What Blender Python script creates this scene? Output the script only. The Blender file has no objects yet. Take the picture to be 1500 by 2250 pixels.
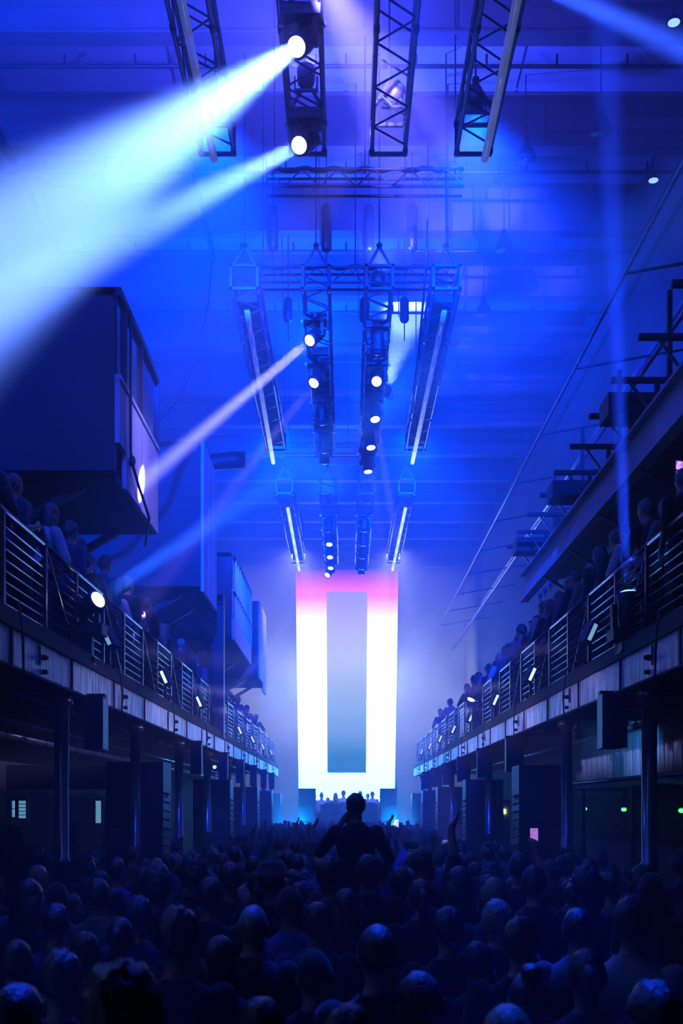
import bpy, math, random
import numpy as np
from mathutils import Vector, Matrix, noise

SC = bpy.context.scene
COL = SC.collection
PI = math.pi
F, CX, CY, EYE = 2400.0, 760.0, 1768.0, 2.35      # focal length in px, vanishing point, eye height


def P(x, y, d):
    """world point seen at photo pixel (x, y), d metres down the hall"""
    return Vector(((x - CX) * d / F, d, EYE + (CY - y) * d / F))


# ------------------------------------------------------------------ camera
cam = bpy.data.cameras.new('camera')
camo = bpy.data.objects.new('camera', cam)
COL.objects.link(camo)
camo.location = (0, 0, EYE)
camo.rotation_euler = (PI / 2, 0, 0)
cam.sensor_fit = 'VERTICAL'
cam.sensor_height = 36
cam.lens = 36 * F / 2250
cam.shift_y = (CY - 1125) / 2250
cam.shift_x = -(CX - 750) / 2250
cam.clip_end = 200
cam.dof.use_dof = True
cam.dof.focus_distance = 22
cam.dof.aperture_fstop = 2.8
SC.camera = camo

# ------------------------------------------------------------------ haze filled air, exposure
wd = bpy.data.worlds.new('hall air')
SC.world = wd
wd.use_nodes = True
wn = wd.node_tree
wn.nodes['Background'].inputs[0].default_value = (0.0, 0.02, 0.2, 1)
wn.nodes['Background'].inputs[1].default_value = 0.0
vs = wn.nodes.new('ShaderNodeVolumeScatter')
vs.inputs['Color'].default_value = (1, 1, 1, 1)
vs.inputs['Density'].default_value = 0.023
vs.inputs['Anisotropy'].default_value = 0.0
wn.links.new(vs.outputs[0], wn.nodes['World Output'].inputs['Volume'])
SC.view_settings.view_transform = 'Standard'
SC.view_settings.look = 'None'
SC.view_settings.gamma = 1
SC.view_settings.exposure = 0.0
SC.view_settings.use_curve_mapping = False
cy = SC.cycles
cy.use_denoising = True
cy.max_bounces = 2
cy.diffuse_bounces = 1
cy.glossy_bounces = 1
cy.transmission_bounces = 2
cy.volume_bounces = 0
cy.transparent_max_bounces = 4
cy.caustics_reflective = False
cy.caustics_refractive = False
cy.sample_clamp_indirect = 4
cy.sample_clamp_direct = 0
cy.use_adaptive_sampling = True
cy.adaptive_threshold = 0.05

# ------------------------------------------------------------------ light levels (lamps of the room and added fill lamps, tuned here)
BLUE = (0.0, 0.04, 1.0)
VIOLET = (0.10, 0.085, 1.0)
CYAN = (0.12, 0.25, 1.0)
LILAC = (0.30, 0.30, 1.0)
FILL_W = 13000        # added fill lamps on the trusses, each
SCREEN_E = 33.0      # LED wall


def spot(parent, p, target, col, energy, angle, blend=0.5, soft=0.07, name='beam', squash=1.0):
    l = bpy.data.lights.new(name, 'SPOT')
    l.color = col
    l.energy = energy
    l.spot_size = math.radians(angle)
    l.spot_blend = blend
    l.shadow_soft_size = soft
    o = bpy.data.objects.new(name, l)
    COL.objects.link(o)
    m = (Vector(target) - Vector(p)).to_track_quat('-Z', 'Y').to_matrix().to_4x4()
    m = m @ Matrix.Diagonal((1, squash, 1, 1))      # flat fan when squash < 1
    m.translation = Vector(p)
    if parent is not None:
        o.parent = parent
        o.matrix_parent_inverse = Matrix.Identity(4)
        o.matrix_basis = world_of(parent).inverted() @ m
    else:
        o.matrix_basis = m
    return o


def world_of(o):
    m = o.matrix_basis.copy()
    while o.parent is not None:
        o = o.parent
        m = o.matrix_basis @ m
    return m


# ------------------------------------------------------------------ materials
MATS = {}


def pm(name, c1, c2=None, scale=6.0, rough=0.6, metal=0.0, stretch=(1, 1, 1), bump=0.0, detail=4, lo=0.35, hi=0.65,
       spec=0.5, rvar=0.0):
    """procedural two-tone noise material"""
    m = bpy.data.materials.new(name)
    m.use_nodes = True
    nt = m.node_tree
    b = nt.nodes['Principled BSDF']
    b.inputs['Roughness'].default_value = rough
    b.inputs['Metallic'].default_value = metal
    b.inputs['Specular IOR Level'].default_value = spec
    c2 = c2 or tuple(x * 0.6 for x in c1)
    tc = nt.nodes.new('ShaderNodeTexCoord')
    mp = nt.nodes.new('ShaderNodeMapping')
    mp.inputs['Scale'].default_value = stretch
    nt.links.new(tc.outputs['Object'], mp.inputs['Vector'])
    nz = nt.nodes.new('ShaderNodeTexNoise')
    nz.inputs['Scale'].default_value = scale
    nz.inputs['Detail'].default_value = detail
    nt.links.new(mp.outputs[0], nz.inputs['Vector'])
    rp = nt.nodes.new('ShaderNodeValToRGB')
    rp.color_ramp.elements[0].position = lo
    rp.color_ramp.elements[1].position = hi
    rp.color_ramp.elements[0].color = (*c1, 1)
    rp.color_ramp.elements[1].color = (*c2, 1)
    nt.links.new(nz.outputs['Fac'], rp.inputs['Fac'])
    nt.links.new(rp.outputs[0], b.inputs['Base Color'])
    if bump:
        bp = nt.nodes.new('ShaderNodeBump')
        bp.inputs['Strength'].default_value = bump
        bp.inputs['Distance'].default_value = 0.02
        nt.links.new(nz.outputs['Fac'], bp.inputs['Height'])
        nt.links.new(bp.outputs[0], b.inputs['Normal'])
    if rvar:
        mr = nt.nodes.new('ShaderNodeMapRange')
        mr.inputs['To Min'].default_value = max(0.05, rough - rvar)
        mr.inputs['To Max'].default_value = min(1, rough + rvar)
        nt.links.new(nz.outputs['Fac'], mr.inputs['Value'])
        nt.links.new(mr.outputs[0], b.inputs['Roughness'])
    MATS[name] = m
    return m


def emat(name, col, strength, base=(0.02, 0.02, 0.02)):
    m = bpy.data.materials.new(name)
    m.use_nodes = True
    b = m.node_tree.nodes['Principled BSDF']
    b.inputs['Base Color'].default_value = (*base, 1)
    b.inputs['Roughness'].default_value = 0.3
    b.inputs['Emission Color'].default_value = (*col, 1)
    b.inputs['Emission Strength'].default_value = strength
    m.cycles.emission_sampling = 'NONE'     # small lit faces: their spots do the lighting
    MATS[name] = m
    return m


def ocmat(name, rough, spec=0.4, sheen=0.0, scale=30, amount=0.35, stretch=(1, 1, 1), bump=0.0):
    """material tinted by the object's own colour, with a procedural weave"""
    m = bpy.data.materials.new(name)
    m.use_nodes = True
    nt = m.node_tree
    b = nt.nodes['Principled BSDF']
    b.inputs['Roughness'].default_value = rough
    b.inputs['Specular IOR Level'].default_value = spec
    b.inputs['Sheen Weight'].default_value = sheen
    oi = nt.nodes.new('ShaderNodeObjectInfo')
    tc = nt.nodes.new('ShaderNodeTexCoord')
    mp = nt.nodes.new('ShaderNodeMapping')
    mp.inputs['Scale'].default_value = stretch
    nt.links.new(tc.outputs['Object'], mp.inputs['Vector'])
    nz = nt.nodes.new('ShaderNodeTexNoise')
    nz.inputs['Scale'].default_value = scale
    nt.links.new(mp.outputs[0], nz.inputs['Vector'])
    mr = nt.nodes.new('ShaderNodeMapRange')
    mr.inputs['To Min'].default_value = 1 - amount
    mr.inputs['To Max'].default_value = 1 + amount
    nt.links.new(nz.outputs['Fac'], mr.inputs['Value'])
    mx = nt.nodes.new('ShaderNodeVectorMath')
    mx.operation = 'SCALE'
    nt.links.new(oi.outputs['Color'], mx.inputs[0])
    nt.links.new(mr.outputs[0], mx.inputs['Scale'])
    nt.links.new(mx.outputs[0], b.inputs['Base Color'])
    if bump:
        bp = nt.nodes.new('ShaderNodeBump')
        bp.inputs['Strength'].default_value = bump
        bp.inputs['Distance'].default_value = 0.01
        nt.links.new(nz.outputs['Fac'], bp.inputs['Height'])
        nt.links.new(bp.outputs[0], b.inputs['Normal'])
    MATS[name] = m
    return m


pm('concrete', (0.045, 0.047, 0.05), (0.025, 0.026, 0.03), 1.5, 0.7, bump=0.2)
pm('wall', (0.10, 0.105, 0.12), (0.07, 0.075, 0.085), 0.7, 0.8, bump=0.15)
pm('soffit', (0.22, 0.23, 0.26), (0.17, 0.18, 0.2), 0.6, 0.75)
pm('beam_paint', (0.06, 0.065, 0.08), (0.045, 0.05, 0.06), 1.2, 0.6)
pm('dark_steel', (0.03, 0.032, 0.038), (0.018, 0.019, 0.022), 5, 0.45, 0.6)
pm('rail_steel', (0.12, 0.125, 0.14), (0.06, 0.065, 0.075), 8, 0.3, 0.8)
pm('alu', (0.42, 0.43, 0.46), (0.3, 0.31, 0.34), 9, 0.3, 0.95, rvar=0.1)
pm('fascia_paint', (0.80, 0.78, 0.82), (0.05, 0.055, 0.07), 3.2, 0.42, 0.1, (1, 4.5, 0.5), 0.1, 7, 0.46, 0.60, spec=0.8)
pm('column_paint', (0.30, 0.32, 0.36), (0.2, 0.21, 0.24), 3, 0.22, 0.7, (1, 1, 0.2))
pm('black_plastic', (0.012, 0.012, 0.014), (0.02, 0.02, 0.023), 40, 0.5)
pm('grille', (0.008, 0.008, 0.01), (0.016, 0.016, 0.02), 90, 0.65, 0.2)
pm('flat_black', (0.016, 0.017, 0.02), (0.01, 0.011, 0.013), 6, 0.8)
pm('rubber', (0.015, 0.015, 0.018), (0.01, 0.01, 0.012), 20, 0.7)
pm('cabin_dark', (0.03, 0.032, 0.042), (0.02, 0.022, 0.03), 1.0, 0.7)
pm('cabin_panel', (0.55, 0.5, 0.58), (0.42, 0.39, 0.47), 1.5, 0.6, 0, (1, 1, 0.3), 0.05)
pm('cabin_red', (0.55, 0.26, 0.3), (0.4, 0.2, 0.26), 1.5, 0.6, 0, (1, 1, 0.3))
pm('glass_dark', (0.05, 0.07, 0.1), (0.04, 0.055, 0.08), 1, 0.12, 0, spec=0.8)
pm('pipe_metal', (0.5, 0.52, 0.56), (0.32, 0.33, 0.37), 4, 0.28, 0.85)
pm('gallery_paint', (0.42, 0.43, 0.47), (0.3, 0.31, 0.35), 1.3, 0.7, 0, (1, 1, 1), 0.1)
pm('curtain', (0.35, 0.45, 0.55), (0.12, 0.17, 0.24), 3, 0.6, 0, (8, 8, 0.6))
pm('skin', (0.34, 0.22, 0.17), (0.26, 0.16, 0.12), 12, 0.5)
pm('trousers', (0.02, 0.022, 0.03), (0.012, 0.013, 0.018), 30, 0.8)
pm('eye', (0.02, 0.02, 0.02), (0.03, 0.03, 0.03), 5, 0.2)
ocmat('hair', 0.45, 0.7, 0.0, 70, 0.6, (1, 1, 0.2), 1.0)
ocmat('shirt', 0.85, 0.2, 0.25, 25, 0.25, (1, 1, 1), 0.3)
ocmat('hat', 0.8, 0.2, 0.3, 40, 0.2)


# ------------------------------------------------------------------ mesh collecting
class MB:
    def __init__(s):
        s.v, s.f = [], []

    def add(s, vs, fs):
        n = len(s.v)
        s.v += [tuple(v) for v in vs]
        s.f += [tuple(i + n for i in f) for f in fs]
        return s

    def box(s, lo, hi, m=None):
        x0, y0, z0 = lo
        x1, y1, z1 = hi
        vs = [(x0, y0, z0), (x1, y0, z0), (x1, y1, z0), (x0, y1, z0), (x0, y0, z1), (x1, y0, z1), (x1, y1, z1), (x0, y1, z1)]
        if m is not None:
            vs = [m @ Vector(v) for v in vs]
        return s.add(vs, [(0, 3, 2, 1), (4, 5, 6, 7), (0, 1, 5, 4), (1, 2, 6, 5), (2, 3, 7, 6), (3, 0, 4, 7)])

    def cbox(s, c, size, m=None):
        h = [a / 2 for a in size]
        return s.box([c[i] - h[i] for i in range(3)], [c[i] + h[i] for i in range(3)], m)

    def bar(s, p0, p1, w, h=None):
        """square bar from p0 to p1"""
        p0, p1 = Vector(p0), Vector(p1)
        d = p1 - p0
        m = d.to_track_quat('Z', 'Y').to_matrix().to_4x4()
        m.translation = p0
        h = h or w
        return s.box((-w / 2, -h / 2, 0), (w / 2, h / 2, d.length), m)

    def cyl(s, p0, p1, r0, r1=None, n=10):
        p0, p1 = Vector(p0), Vector(p1)
        r1 = r0 if r1 is None else r1
        q = (p1 - p0).to_track_quat('Z', 'Y')
        vs = []
        for p, r in ((p0, r0), (p1, r1)):
            for i in range(n):
                a = 2 * PI * i / n
                vs.append(p + q @ Vector((r * math.cos(a), r * math.sin(a), 0)))
        fs = [(i, (i + 1) % n, n + (i + 1) % n, n + i) for i in range(n)]
        fs += [tuple(range(n - 1, -1, -1)), tuple(range(n, 2 * n))]
        return s.add(vs, fs)

    def lathe(s, prof, p0=(0, 0, 0), axis=(0, 0, 1), n=16):
        """prof: list of (r, t) along axis from p0"""
        p0 = Vector(p0)
        q = Vector(axis).to_track_quat('Z', 'Y')
        vs, fs = [], []
        for r, t in prof:
            for i in range(n):
                a = 2 * PI * i / n
                vs.append(p0 + q @ Vector((r * math.cos(a), r * math.sin(a), t)))
        for k in range(len(prof) - 1):
            for i in range(n):
                j = (i + 1) % n
                fs.append((k * n + i, k * n + j, (k + 1) * n + j, (k + 1) * n + i))
        fs.append(tuple(range(n - 1, -1, -1)))
        k = (len(prof) - 1) * n
        fs.append(tuple(range(k, k + n)))
        return s.add(vs, fs)

    def path(s, pts, r, n=6):
        pts = [Vector(p) for p in pts]
        vs, fs = [], []
        for k, p in enumerate(pts):
            d = (pts[min(k + 1, len(pts) - 1)] - pts[max(k - 1, 0)])
            q = d.to_track_quat('Z', 'Y')
            for i in range(n):
                a = 2 * PI * i / n
                vs.append(p + q @ Vector((r * math.cos(a), r * math.sin(a), 0)))
        for k in range(len(pts) - 1):
            for i in range(n):
                j = (i + 1) % n
                fs.append((k * n + i, k * n + j, (k + 1) * n + j, (k + 1) * n + i))
        fs.append(tuple(range(n - 1, -1, -1)))
        k = (len(pts) - 1) * n
        fs.append(tuple(range(k, k + n)))
        return s.add(vs, fs)

    def ell(s, c, r, m=None, nu=12, nv=8):
        vs, fs = [], []
        c = Vector(c)
        for k in range(nv + 1):
            th = PI * k / nv
            for i in range(nu):
                a = 2 * PI * i / nu
                v = Vector((r[0] * math.sin(th) * math.cos(a), r[1] * math.sin(th) * math.sin(a), -r[2] * math.cos(th)))
                if m is not None:
                    v = m @ v
                vs.append(c + v)
        for k in range(nv):
            for i in range(nu):
                j = (i + 1) % nu
                fs.append((k * nu + i, k * nu + j, (k + 1) * nu + j, (k + 1) * nu + i))
        return s.add(vs, fs)

    def mesh(s, name, mat, smooth=False):
        me = bpy.data.meshes.new(name)
        me.from_pydata(s.v, [], s.f)
        me.materials.append(MATS[mat] if isinstance(mat, str) else mat)
        if smooth:
            me.polygons.foreach_set('use_smooth', [True] * len(me.polygons))
        me.update()
        return me

    def build(s, name, mat, parent=None, smooth=False):
        return put(name, s.mesh(name, mat, smooth), parent)


def put(name, me, parent=None, m=None):
    o = bpy.data.objects.new(name, me)
    COL.objects.link(o)
    if parent is not None:
        o.parent = parent
    if m is not None:
        o.matrix_basis = m
    return o


def T(x, y=None, z=None):
    return Matrix.Translation(Vector(x) if y is None else Vector((x, y, z)))


def empty(name, loc=(0, 0, 0), rz=0.0):
    o = bpy.data.objects.new(name, None)
    COL.objects.link(o)
    o.empty_display_size = 0.1
    o.matrix_basis = T(*loc) @ Matrix.Rotation(rz, 4, 'Z')
    return o


def tag(o, label, cat, group=None):
    o['label'] = label
    o['category'] = cat
    if group:
        o['group'] = group
    return o


def struct(o, label=None):
    o['kind'] = 'structure'
    if label:
        o['label'] = label
    return o


def sag(p0, p1, drop, n=10):
    p0, p1 = Vector(p0), Vector(p1)
    return [p0.lerp(p1, t / n) - Vector((0, 0, drop * 4 * (t / n) * (1 - t / n))) for t in range(n + 1)]


def wbuild(mb, name, mat, root, smooth=False):
    """mesh given in world coordinates, parented to a thing placed elsewhere"""
    o = mb.build(name, mat, root, smooth)
    o.matrix_basis = world_of(root).inverted()
    return o


RND = random.Random(7)
# ------------------------------------------------------------------ the hall
HW, Y0, Y1, ZC = 5.6, -3.0, 52.0, 13.9
fl = MB().box((-HW, Y0, -0.2), (HW, Y1, 0)).build('floor', 'concrete')
struct(fl, 'dark concrete hall floor under the crowd')
ce = MB().box((-HW, Y0, ZC), (HW, Y1, ZC + 0.2)).build('ceiling', 'soffit')
struct(ce, 'pale hall ceiling crossed by deep beams')
wl = MB().box((-HW - 0.2, Y0, 0), (-HW, Y1, ZC)).build('wall_left', 'wall')
struct(wl, 'side wall behind the control cabins')
wr = MB().box((HW, Y0, 0), (HW + 0.2, Y1, ZC)).build('wall_right', 'wall')
struct(wr, 'side wall behind the bracketed gallery')
wb = MB().box((-HW, Y1, 0), (HW, Y1 + 0.2, ZC)).build('wall_back', 'wall')
struct(wb, 'end wall of the hall behind the lit screen')
wf = MB().box((-HW, Y0 - 0.2, 0), (HW, Y0, ZC)).build('wall_front', 'wall')
struct(wf, 'end wall of the hall opposite the stage')

# deep cross beams of the roof, each an I section with a conduit below
bm = MB()
bm.box((-HW, -0.14, 0), (HW, 0.14, 0.04)).box((-HW, -0.02, 0.04), (HW, 0.02, 0.86)).box((-HW, -0.14, 0.86), (HW, 0.14, 0.9))
beam_me = bm.mesh('beam', 'beam_paint')
cd = MB().cyl((-HW, 0, 0), (HW, 0, 0), 0.028, n=8)
for k in range(-5, 6):
    cd.box((k - 0.015, -0.02, 0.0), (k + 0.015, 0.02, 0.17))
cd_me = cd.mesh('conduit', 'dark_steel')
pan = MB().box((-1.34, -1.1, 0), (1.34, 1.1, 0.03)).mesh('panel', 'soffit')
for k in range(-6, 14):
    yb = 15.2 + 2.6 * k
    put('beam', beam_me, ce, T(0, yb, 13.0))
    if k >= -1:
        put('conduit', cd_me, ce, T(0, yb + 0.35, 12.86))
    for j in range(4):
        put('panel', pan, ce, T(-4.1 + 2.74 * j, yb + 1.3, ZC - 0.06))
# lengthwise roof purlins and pipes high on the walls
for x, z, r, m in ((-5.3, 12.6, 0.06, 'dark_steel'), (5.2, 12.3, 0.06, 'dark_steel')):
    MB().cyl((x, Y0, z), (x, Y1, z), r, n=10).build('pipe', m, ce, True)

# ------------------------------------------------------------------ balconies
DECK = 3.845


def balcony(sx, name, label):
    def X(a):
        return a * sx
    root = MB()
    a, b = sorted((X(2.82), X(HW)))
    root.box((a, 4.0, DECK - 0.06), (b, 45.2, DECK))
    root = struct(root.build(name, 'dark_steel'), label)
    # edge channel and toe board
    a, b = sorted((X(2.76), X(2.84)))
    MB().box((a, 4.0, DECK - 0.02), (b, 45.2, DECK + 0.03)).build('edge_flange', 'flat_black', root)
    a, b = sorted((X(2.78), X(2.80)))
    MB().box((a, 4.0, DECK + 0.03), (b, 45.2, DECK + 0.14)).build('toe_board', 'flat_black', root)
    a, b = sorted((X(2.77), X(2.86)))
    MB().box((a, 4.0, 3.49), (b, 45.2, 3.515)).build('edge_flange', 'flat_black', root)
    # painted web plates between stiffeners
    a, b = sorted((X(2.79), X(2.81)))
    y = 5.1
    k = 0
    while y < 45:
        pl = MB().box((a, y + 0.02, 3.515), (b, y + 1.98, DECK - 0.02)).build('web_plate', 'fascia_paint', root)
        rb = sorted((X(2.775), X(2.80)))
        MB().box((rb[0], y - 0.02, 3.515), (rb[1], y + 0.02, DECK - 0.03)).build('stiffener', 'flat_black', root)
        if k % 2 == 0 and y > 7:
            c = MB()
            yc = y + 0.75 + 0.2 * math.sin(k)
            c.cyl((X(2.79), yc, 3.70), (X(2.73), yc, 3.70), 0.03, 0.02, 8)
            c.box((X(2.79) - 0.015, yc - 0.1, 3.62), (X(2.79) + 0.015, yc - 0.08, 3.80))
            c.cyl((X(2.79), yc + 0.02, 3.57), (X(2.74), yc + 0.02, 3.57), 0.025, 0.02, 8)
            c.build('clamp', 'dark_steel', root)
        y += 2.0
        k += 1
    # joists below the deck
    jm = MB().box((-1.35, -0.05, -0.2), (1.35, 0.05, 0)).mesh('joist', 'dark_steel')
    for k in range(20):
        put('joist', jm, root, T(X(4.2), 6.1 + 2.0 * k, DECK - 0.06))
    return root


bl = balcony(-1, 'floor_balcony_left', 'steel balcony on the side of the control cabins')
br = balcony(1, 'floor_balcony_right', 'steel balcony below the bracketed gallery')


# railing of bars: each run between posts is one railing thing
def railing(sx, y0, y1, label, group):
    x = 2.9 * sx
    root = tag(empty('railing', (x, y0, DECK)), label, 'railing', group)
    L = y1 - y0
    MB().cyl((0, 0, 1.0), (0, L, 1.0), 0.024, n=8).build('top_rail', 'rail_steel', root, True)
    bar = MB().cyl((0, 0.03, 0), (0, L, 0), 0.009, n=6).mesh('bar', 'rail_steel', True)
    for k in range(9):
        put('bar', bar, root, T(0, 0, 0.12 + 0.094 * k))
    post = MB().box((-0.02, -0.02, 0), (0.02, 0.02, 1.0)).mesh('post', 'rail_steel')
    put('post', post, root, T(0, 0.02, 0))
    put('post', post, root, T(0, L / 2, 0))
    MB().bar((0.01, 0.03, 0.98), (0.01, L / 2, 0.05), 0.018).build('brace', 'rail_steel', root)
    return root


for sx, nm in ((-1, 'below the control cabins'), (1, 'below the bracketed gallery')):
    y = 8.0
    while y < 44.5:
        railing(sx, y, y + 2.45, 'barred steel railing panel on the balcony ' + nm, 'railing panels on the balcony ' + nm)
        y += 2.5

# ------------------------------------------------------------------ columns
colm = MB().lathe([(0.13, 0), (0.13, 0.03), (0.075, 0.05), (0.075, 1.72), (0.09, 1.73), (0.09, 1.78), (0.075, 1.79), (0.075, 3.36),
                   (0.12, 3.4), (0.12, 3.49)], n=18).mesh('column', 'column_paint', True)
for sx, off, nm in ((-1, 11.4, 'control cabins'), (1, 10.7, 'bracketed gallery')):
    for k in range(9):
        c = put('steel_column', colm, None, T(sx * 2.97, off + 4.0 * k, 0))
        tag(c, 'round blue-grey steel column under the balcony of the ' + nm, 'column', 'columns below the balcony of the ' + nm)

# ------------------------------------------------------------------ control cabins above the left balcony
def cabin(y0, y1, z0, z1, label, style):
    xf = -2.8
    root = tag(empty('control_cabin', (xf, y0, z0)), label, 'cabin')
    sh = MB()
    sh.box((-HW + 0.01, y0, z0), (xf - 0.06, y0 + 0.12, z1)).box((-HW + 0.01, y1 - 0.12, z0), (xf - 0.06, y1, z1))
    sh.box((-HW + 0.01, y0, z0), (xf - 0.06, y1, z0 + 0.1)).box((-HW + 0.01, y0, z1 - 0.1), (xf - 0.06, y1, z1))
    wbuild(sh, 'shell', 'cabin_dark', root)
    if style == 'notch':
        zs = z0 + 1.25
        segs = [(y0, y0 + 0.42, z0 + 0.45), (y0 + 0.42, y0 + 1.5, z0), (y0 + 1.5, y1, z0)]
        for a, b, zz in segs:
            wbuild(MB().box((xf - 0.06, a + 0.012, zz), (xf, b - 0.012, zs - 0.02)), 'side_panel', 'cabin_panel', root)
            w = wbuild(MB().box((xf - 0.05, a + 0.03, zs + 0.04), (xf - 0.03, b - 0.03, z1 - 0.1)), 'window_pane', 'glass_dark', root)
            wbuild(MB().box((xf - 0.06, b - 0.03, zs), (xf + 0.01, b + 0.03, z1)), 'mullion', 'cabin_dark', root)
        wbuild(MB().box((xf - 0.06, y0, zs - 0.02), (xf + 0.02, y1, zs + 0.04)), 'sill', 'cabin_panel', root)
        wbuild(MB().box((xf - 0.06, y0, z1 - 0.1), (xf + 0.02, y1, z1)), 'head_trim', 'cabin_dark', root)
    elif style == 'plank':
        n = 3
        for k in range(n):
            a = y0 + (y1 - y0) * k / n
            b = y0 + (y1 - y0) * (k + 1) / n
            wbuild(MB().box((xf - 0.06, a + 0.02, z0), (xf, b - 0.02, z1)), 'plank', 'cabin_panel' if k else 'cabin_panel', root)
    elif style == 'grid':
        n = 9
        zs = z0 + 0.55
        zm = z0 + 1.2
        for k in range(n):
            a = y0 + (y1 - y0) * k / n
            b = y0 + (y1 - y0) * (k + 1) / n
            wbuild(MB().box((xf - 0.05, a + 0.02, zs), (xf - 0.03, b - 0.02, zm)), 'window_pane', 'cabin_red' if k < 4 else 'glass_dark', root)
            wbuild(MB().box((xf - 0.05, a + 0.02, zm + 0.05), (xf - 0.03, b - 0.02, z1 - 0.08)), 'window_pane', 'glass_dark', root)
            wbuild(MB().box((xf - 0.04, b - 0.03, zs), (xf + 0.02, b + 0.03, z1)), 'mullion', 'cabin_panel', root)
        wbuild(MB().box((xf - 0.06, y0, z0), (xf, y1, zs - 0.02)), 'side_panel', 'cabin_panel', root)
        wbuild(MB().box((xf - 0.06, y0, zm), (xf + 0.02, y1, zm + 0.05)), 'rail', 'cabin_panel', root)
        wbuild(MB().box((xf - 0.06, y0, z1 - 0.08), (xf + 0.02, y1, z1)), 'head_trim', 'cabin_dark', root)
    else:
        n = 4
        for k in range(n):
            a = y0 + (y1 - y0) * k / n
            b = y0 + (y1 - y0) * (k + 1) / n
            wbuild(MB().box((xf - 0.06, a + 0.02, z0 - (0.25 if k > 1 else 0)), (xf, b - 0.02, z1)), 'side_panel', 'cabin_panel', root)
    # support brackets down from the floor of the cabin to the wall
    for yy in (y0 + 0.3, y1 - 0.3):
        wbuild(MB().bar((-3.3, yy, z0), (-HW + 0.1, yy, z0 - 1.3), 0.1).bar((-HW + 0.07, yy, z0), (-HW + 0.07, yy, z0 - 1.4), 0.1), 'support', 'dark_steel', root)
    return root


cabin(13.5, 16.3, 6.38, 8.75, 'dark control cabin with pale notched side panels and tall windows', 'notch')
cabin(21.5, 23.7, 6.55, 9.5, 'tall narrow cabin clad in pink-lit vertical planks', 'plank')
cabin(27.3, 32.3, 6.48, 8.65, 'long cabin with a grid of narrow mullioned windows', 'grid')
cabin(35.4, 38.4, 6.45, 8.95, 'small pale cabin closest to the lit screen', 'plain')

# cable with clip hanging on the first cabin
cb = MB().path([(-2.77, 14.05, 8.7), (-2.77, 14.05, 6.9), (-2.76, 14.1, 6.75), (-2.74, 14.5, 6.55), (-2.74, 15.2, 6.35), (-2.9, 15.8, 6.1)], 0.02)
cb.lathe([(0.03, 0), (0.045, 0.03), (0.045, 0.1), (0.03, 0.13)], (-2.76, 14.08, 6.72), (0, 0.3, 1), 8)
tag(cb.build('power_cable', 'rubber', None, True), 'black cable with plug hanging down the notched control cabin', 'cable')

# steel portal standing on the balcony edge beside the plank cabin
pr = tag(empty('steel_portal', (-2.9, 24.4, DECK)), 'dark steel portal frame with looped cables on the balcony', 'frame')
wbuild(MB().box((-2.98, 24.28, DECK), (-2.96, 24.52, 7.05)).box((-2.74, 24.28, DECK), (-2.72, 24.52, 7.05)).box((-2.96, 24.38, DECK), (-2.74, 24.42, 7.05)), 'post', 'dark_steel', pr)
wbuild(MB().box((-HW + 0.01, 24.28, 6.83), (-2.72, 24.52, 6.86)).box((-HW + 0.01, 24.28, 7.03), (-2.72, 24.52, 7.06)).box((-HW + 0.01, 24.38, 6.86), (-2.72, 24.42, 7.03)), 'crossbeam', 'dark_steel', pr)
wbuild(MB().bar((-3.0, 24.4, 6.4), (-3.4, 24.4, 6.83), 0.06), 'knee_brace', 'dark_steel', pr)
for k in range(4):
    o = 0.05 * k
    wbuild(MB().path([(-3.9 + o, 24.2, 6.8), (-3.5 + o, 24.2, 6.6 - o), (-3.2 + o * 0.8, 24.2, 6.2 - o), (-3.06 + o * 0.3, 24.2, 5.6), (-3.04 + o * 0.3, 24.22, 4.6), (-3.04 + o * 0.3, 24.22, DECK)], 0.016), 'cable', 'rubber', pr, True)

# ------------------------------------------------------------------ gallery with brackets above the right balcony
gb = MB()
gb.box((3.6, 6.0, 6.45), (3.64, 22.0, 6.95)).box((3.5, 6.0, 6.42), (3.66, 22.0, 6.46)).box((3.5, 6.0, 6.94), (3.66, 22.0, 6.98))
gal = tag(empty('upper_gallery', (3.6, 6.0, 6.42)), 'pale steel gallery beam carrying triangular brackets along the wall', 'gallery')
GI = world_of(gal).inverted()
wbuild(gb, 'edge_beam', 'gallery_paint', gal)
wbuild(MB().box((3.64, 6.0, 6.9), (HW - 0.005, 22.0, 6.95)), 'deck', 'beam_paint', gal)
am = MB().box((3.2, -0.035, 7.44), (HW - 0.01, 0.035, 7.5)).mesh('arm', 'dark_steel')
brm = MB().bar((3.42, 0, 7.45), (3.75, 0, 7.0), 0.03).mesh('brace', 'rail_steel')
pom = MB().box((3.72, -0.03, 6.95), (3.78, 0.03, 7.5)).mesh('post', 'dark_steel')
rise = MB().box((3.9, -0.03, 7.5), (3.96, 0.03, 8.6)).mesh('post', 'dark_steel')
blk = MB().box((3.25, 0, 7.2), (4.3, 0.5, 7.46)).mesh('trough', 'dark_steel')
for k in range(12):
    y = 8.3 + 1.22 * k
    put('arm', am, gal, GI @ T(0, y, 0))
    put('brace', brm, gal, GI @ T(0, y, 0))
    put('post', pom, gal, GI @ T(0, y, 0))
    if k % 2 == 0:
        put('post', rise, gal, GI @ T(0, y + 0.1, 0))
    if k % 3 == 1:
        put('trough', blk, gal, GI @ T(0, y + 0.35, 0))
for x, z, r in ((3.62, 9.25, 0.02), (4.3, 8.62, 0.035), (4.9, 9.6, 0.06)):
    wbuild(MB().cyl((x, 6, z), (x, 44, z), r, n=8), 'pipe', 'pipe_metal', gal, True)
for k in range(12):
    y = 8 + 3.1 * k
    wbuild(MB().bar((3.62, y, 9.25), (HW - 0.01, y, 9.6), 0.03), 'pipe_arm', 'dark_steel', gal)
wp = MB().box((-0.01, 0.03, 0), (0.01, 1.17, 1.0)).mesh('wall_panel', 'gallery_paint')
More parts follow.
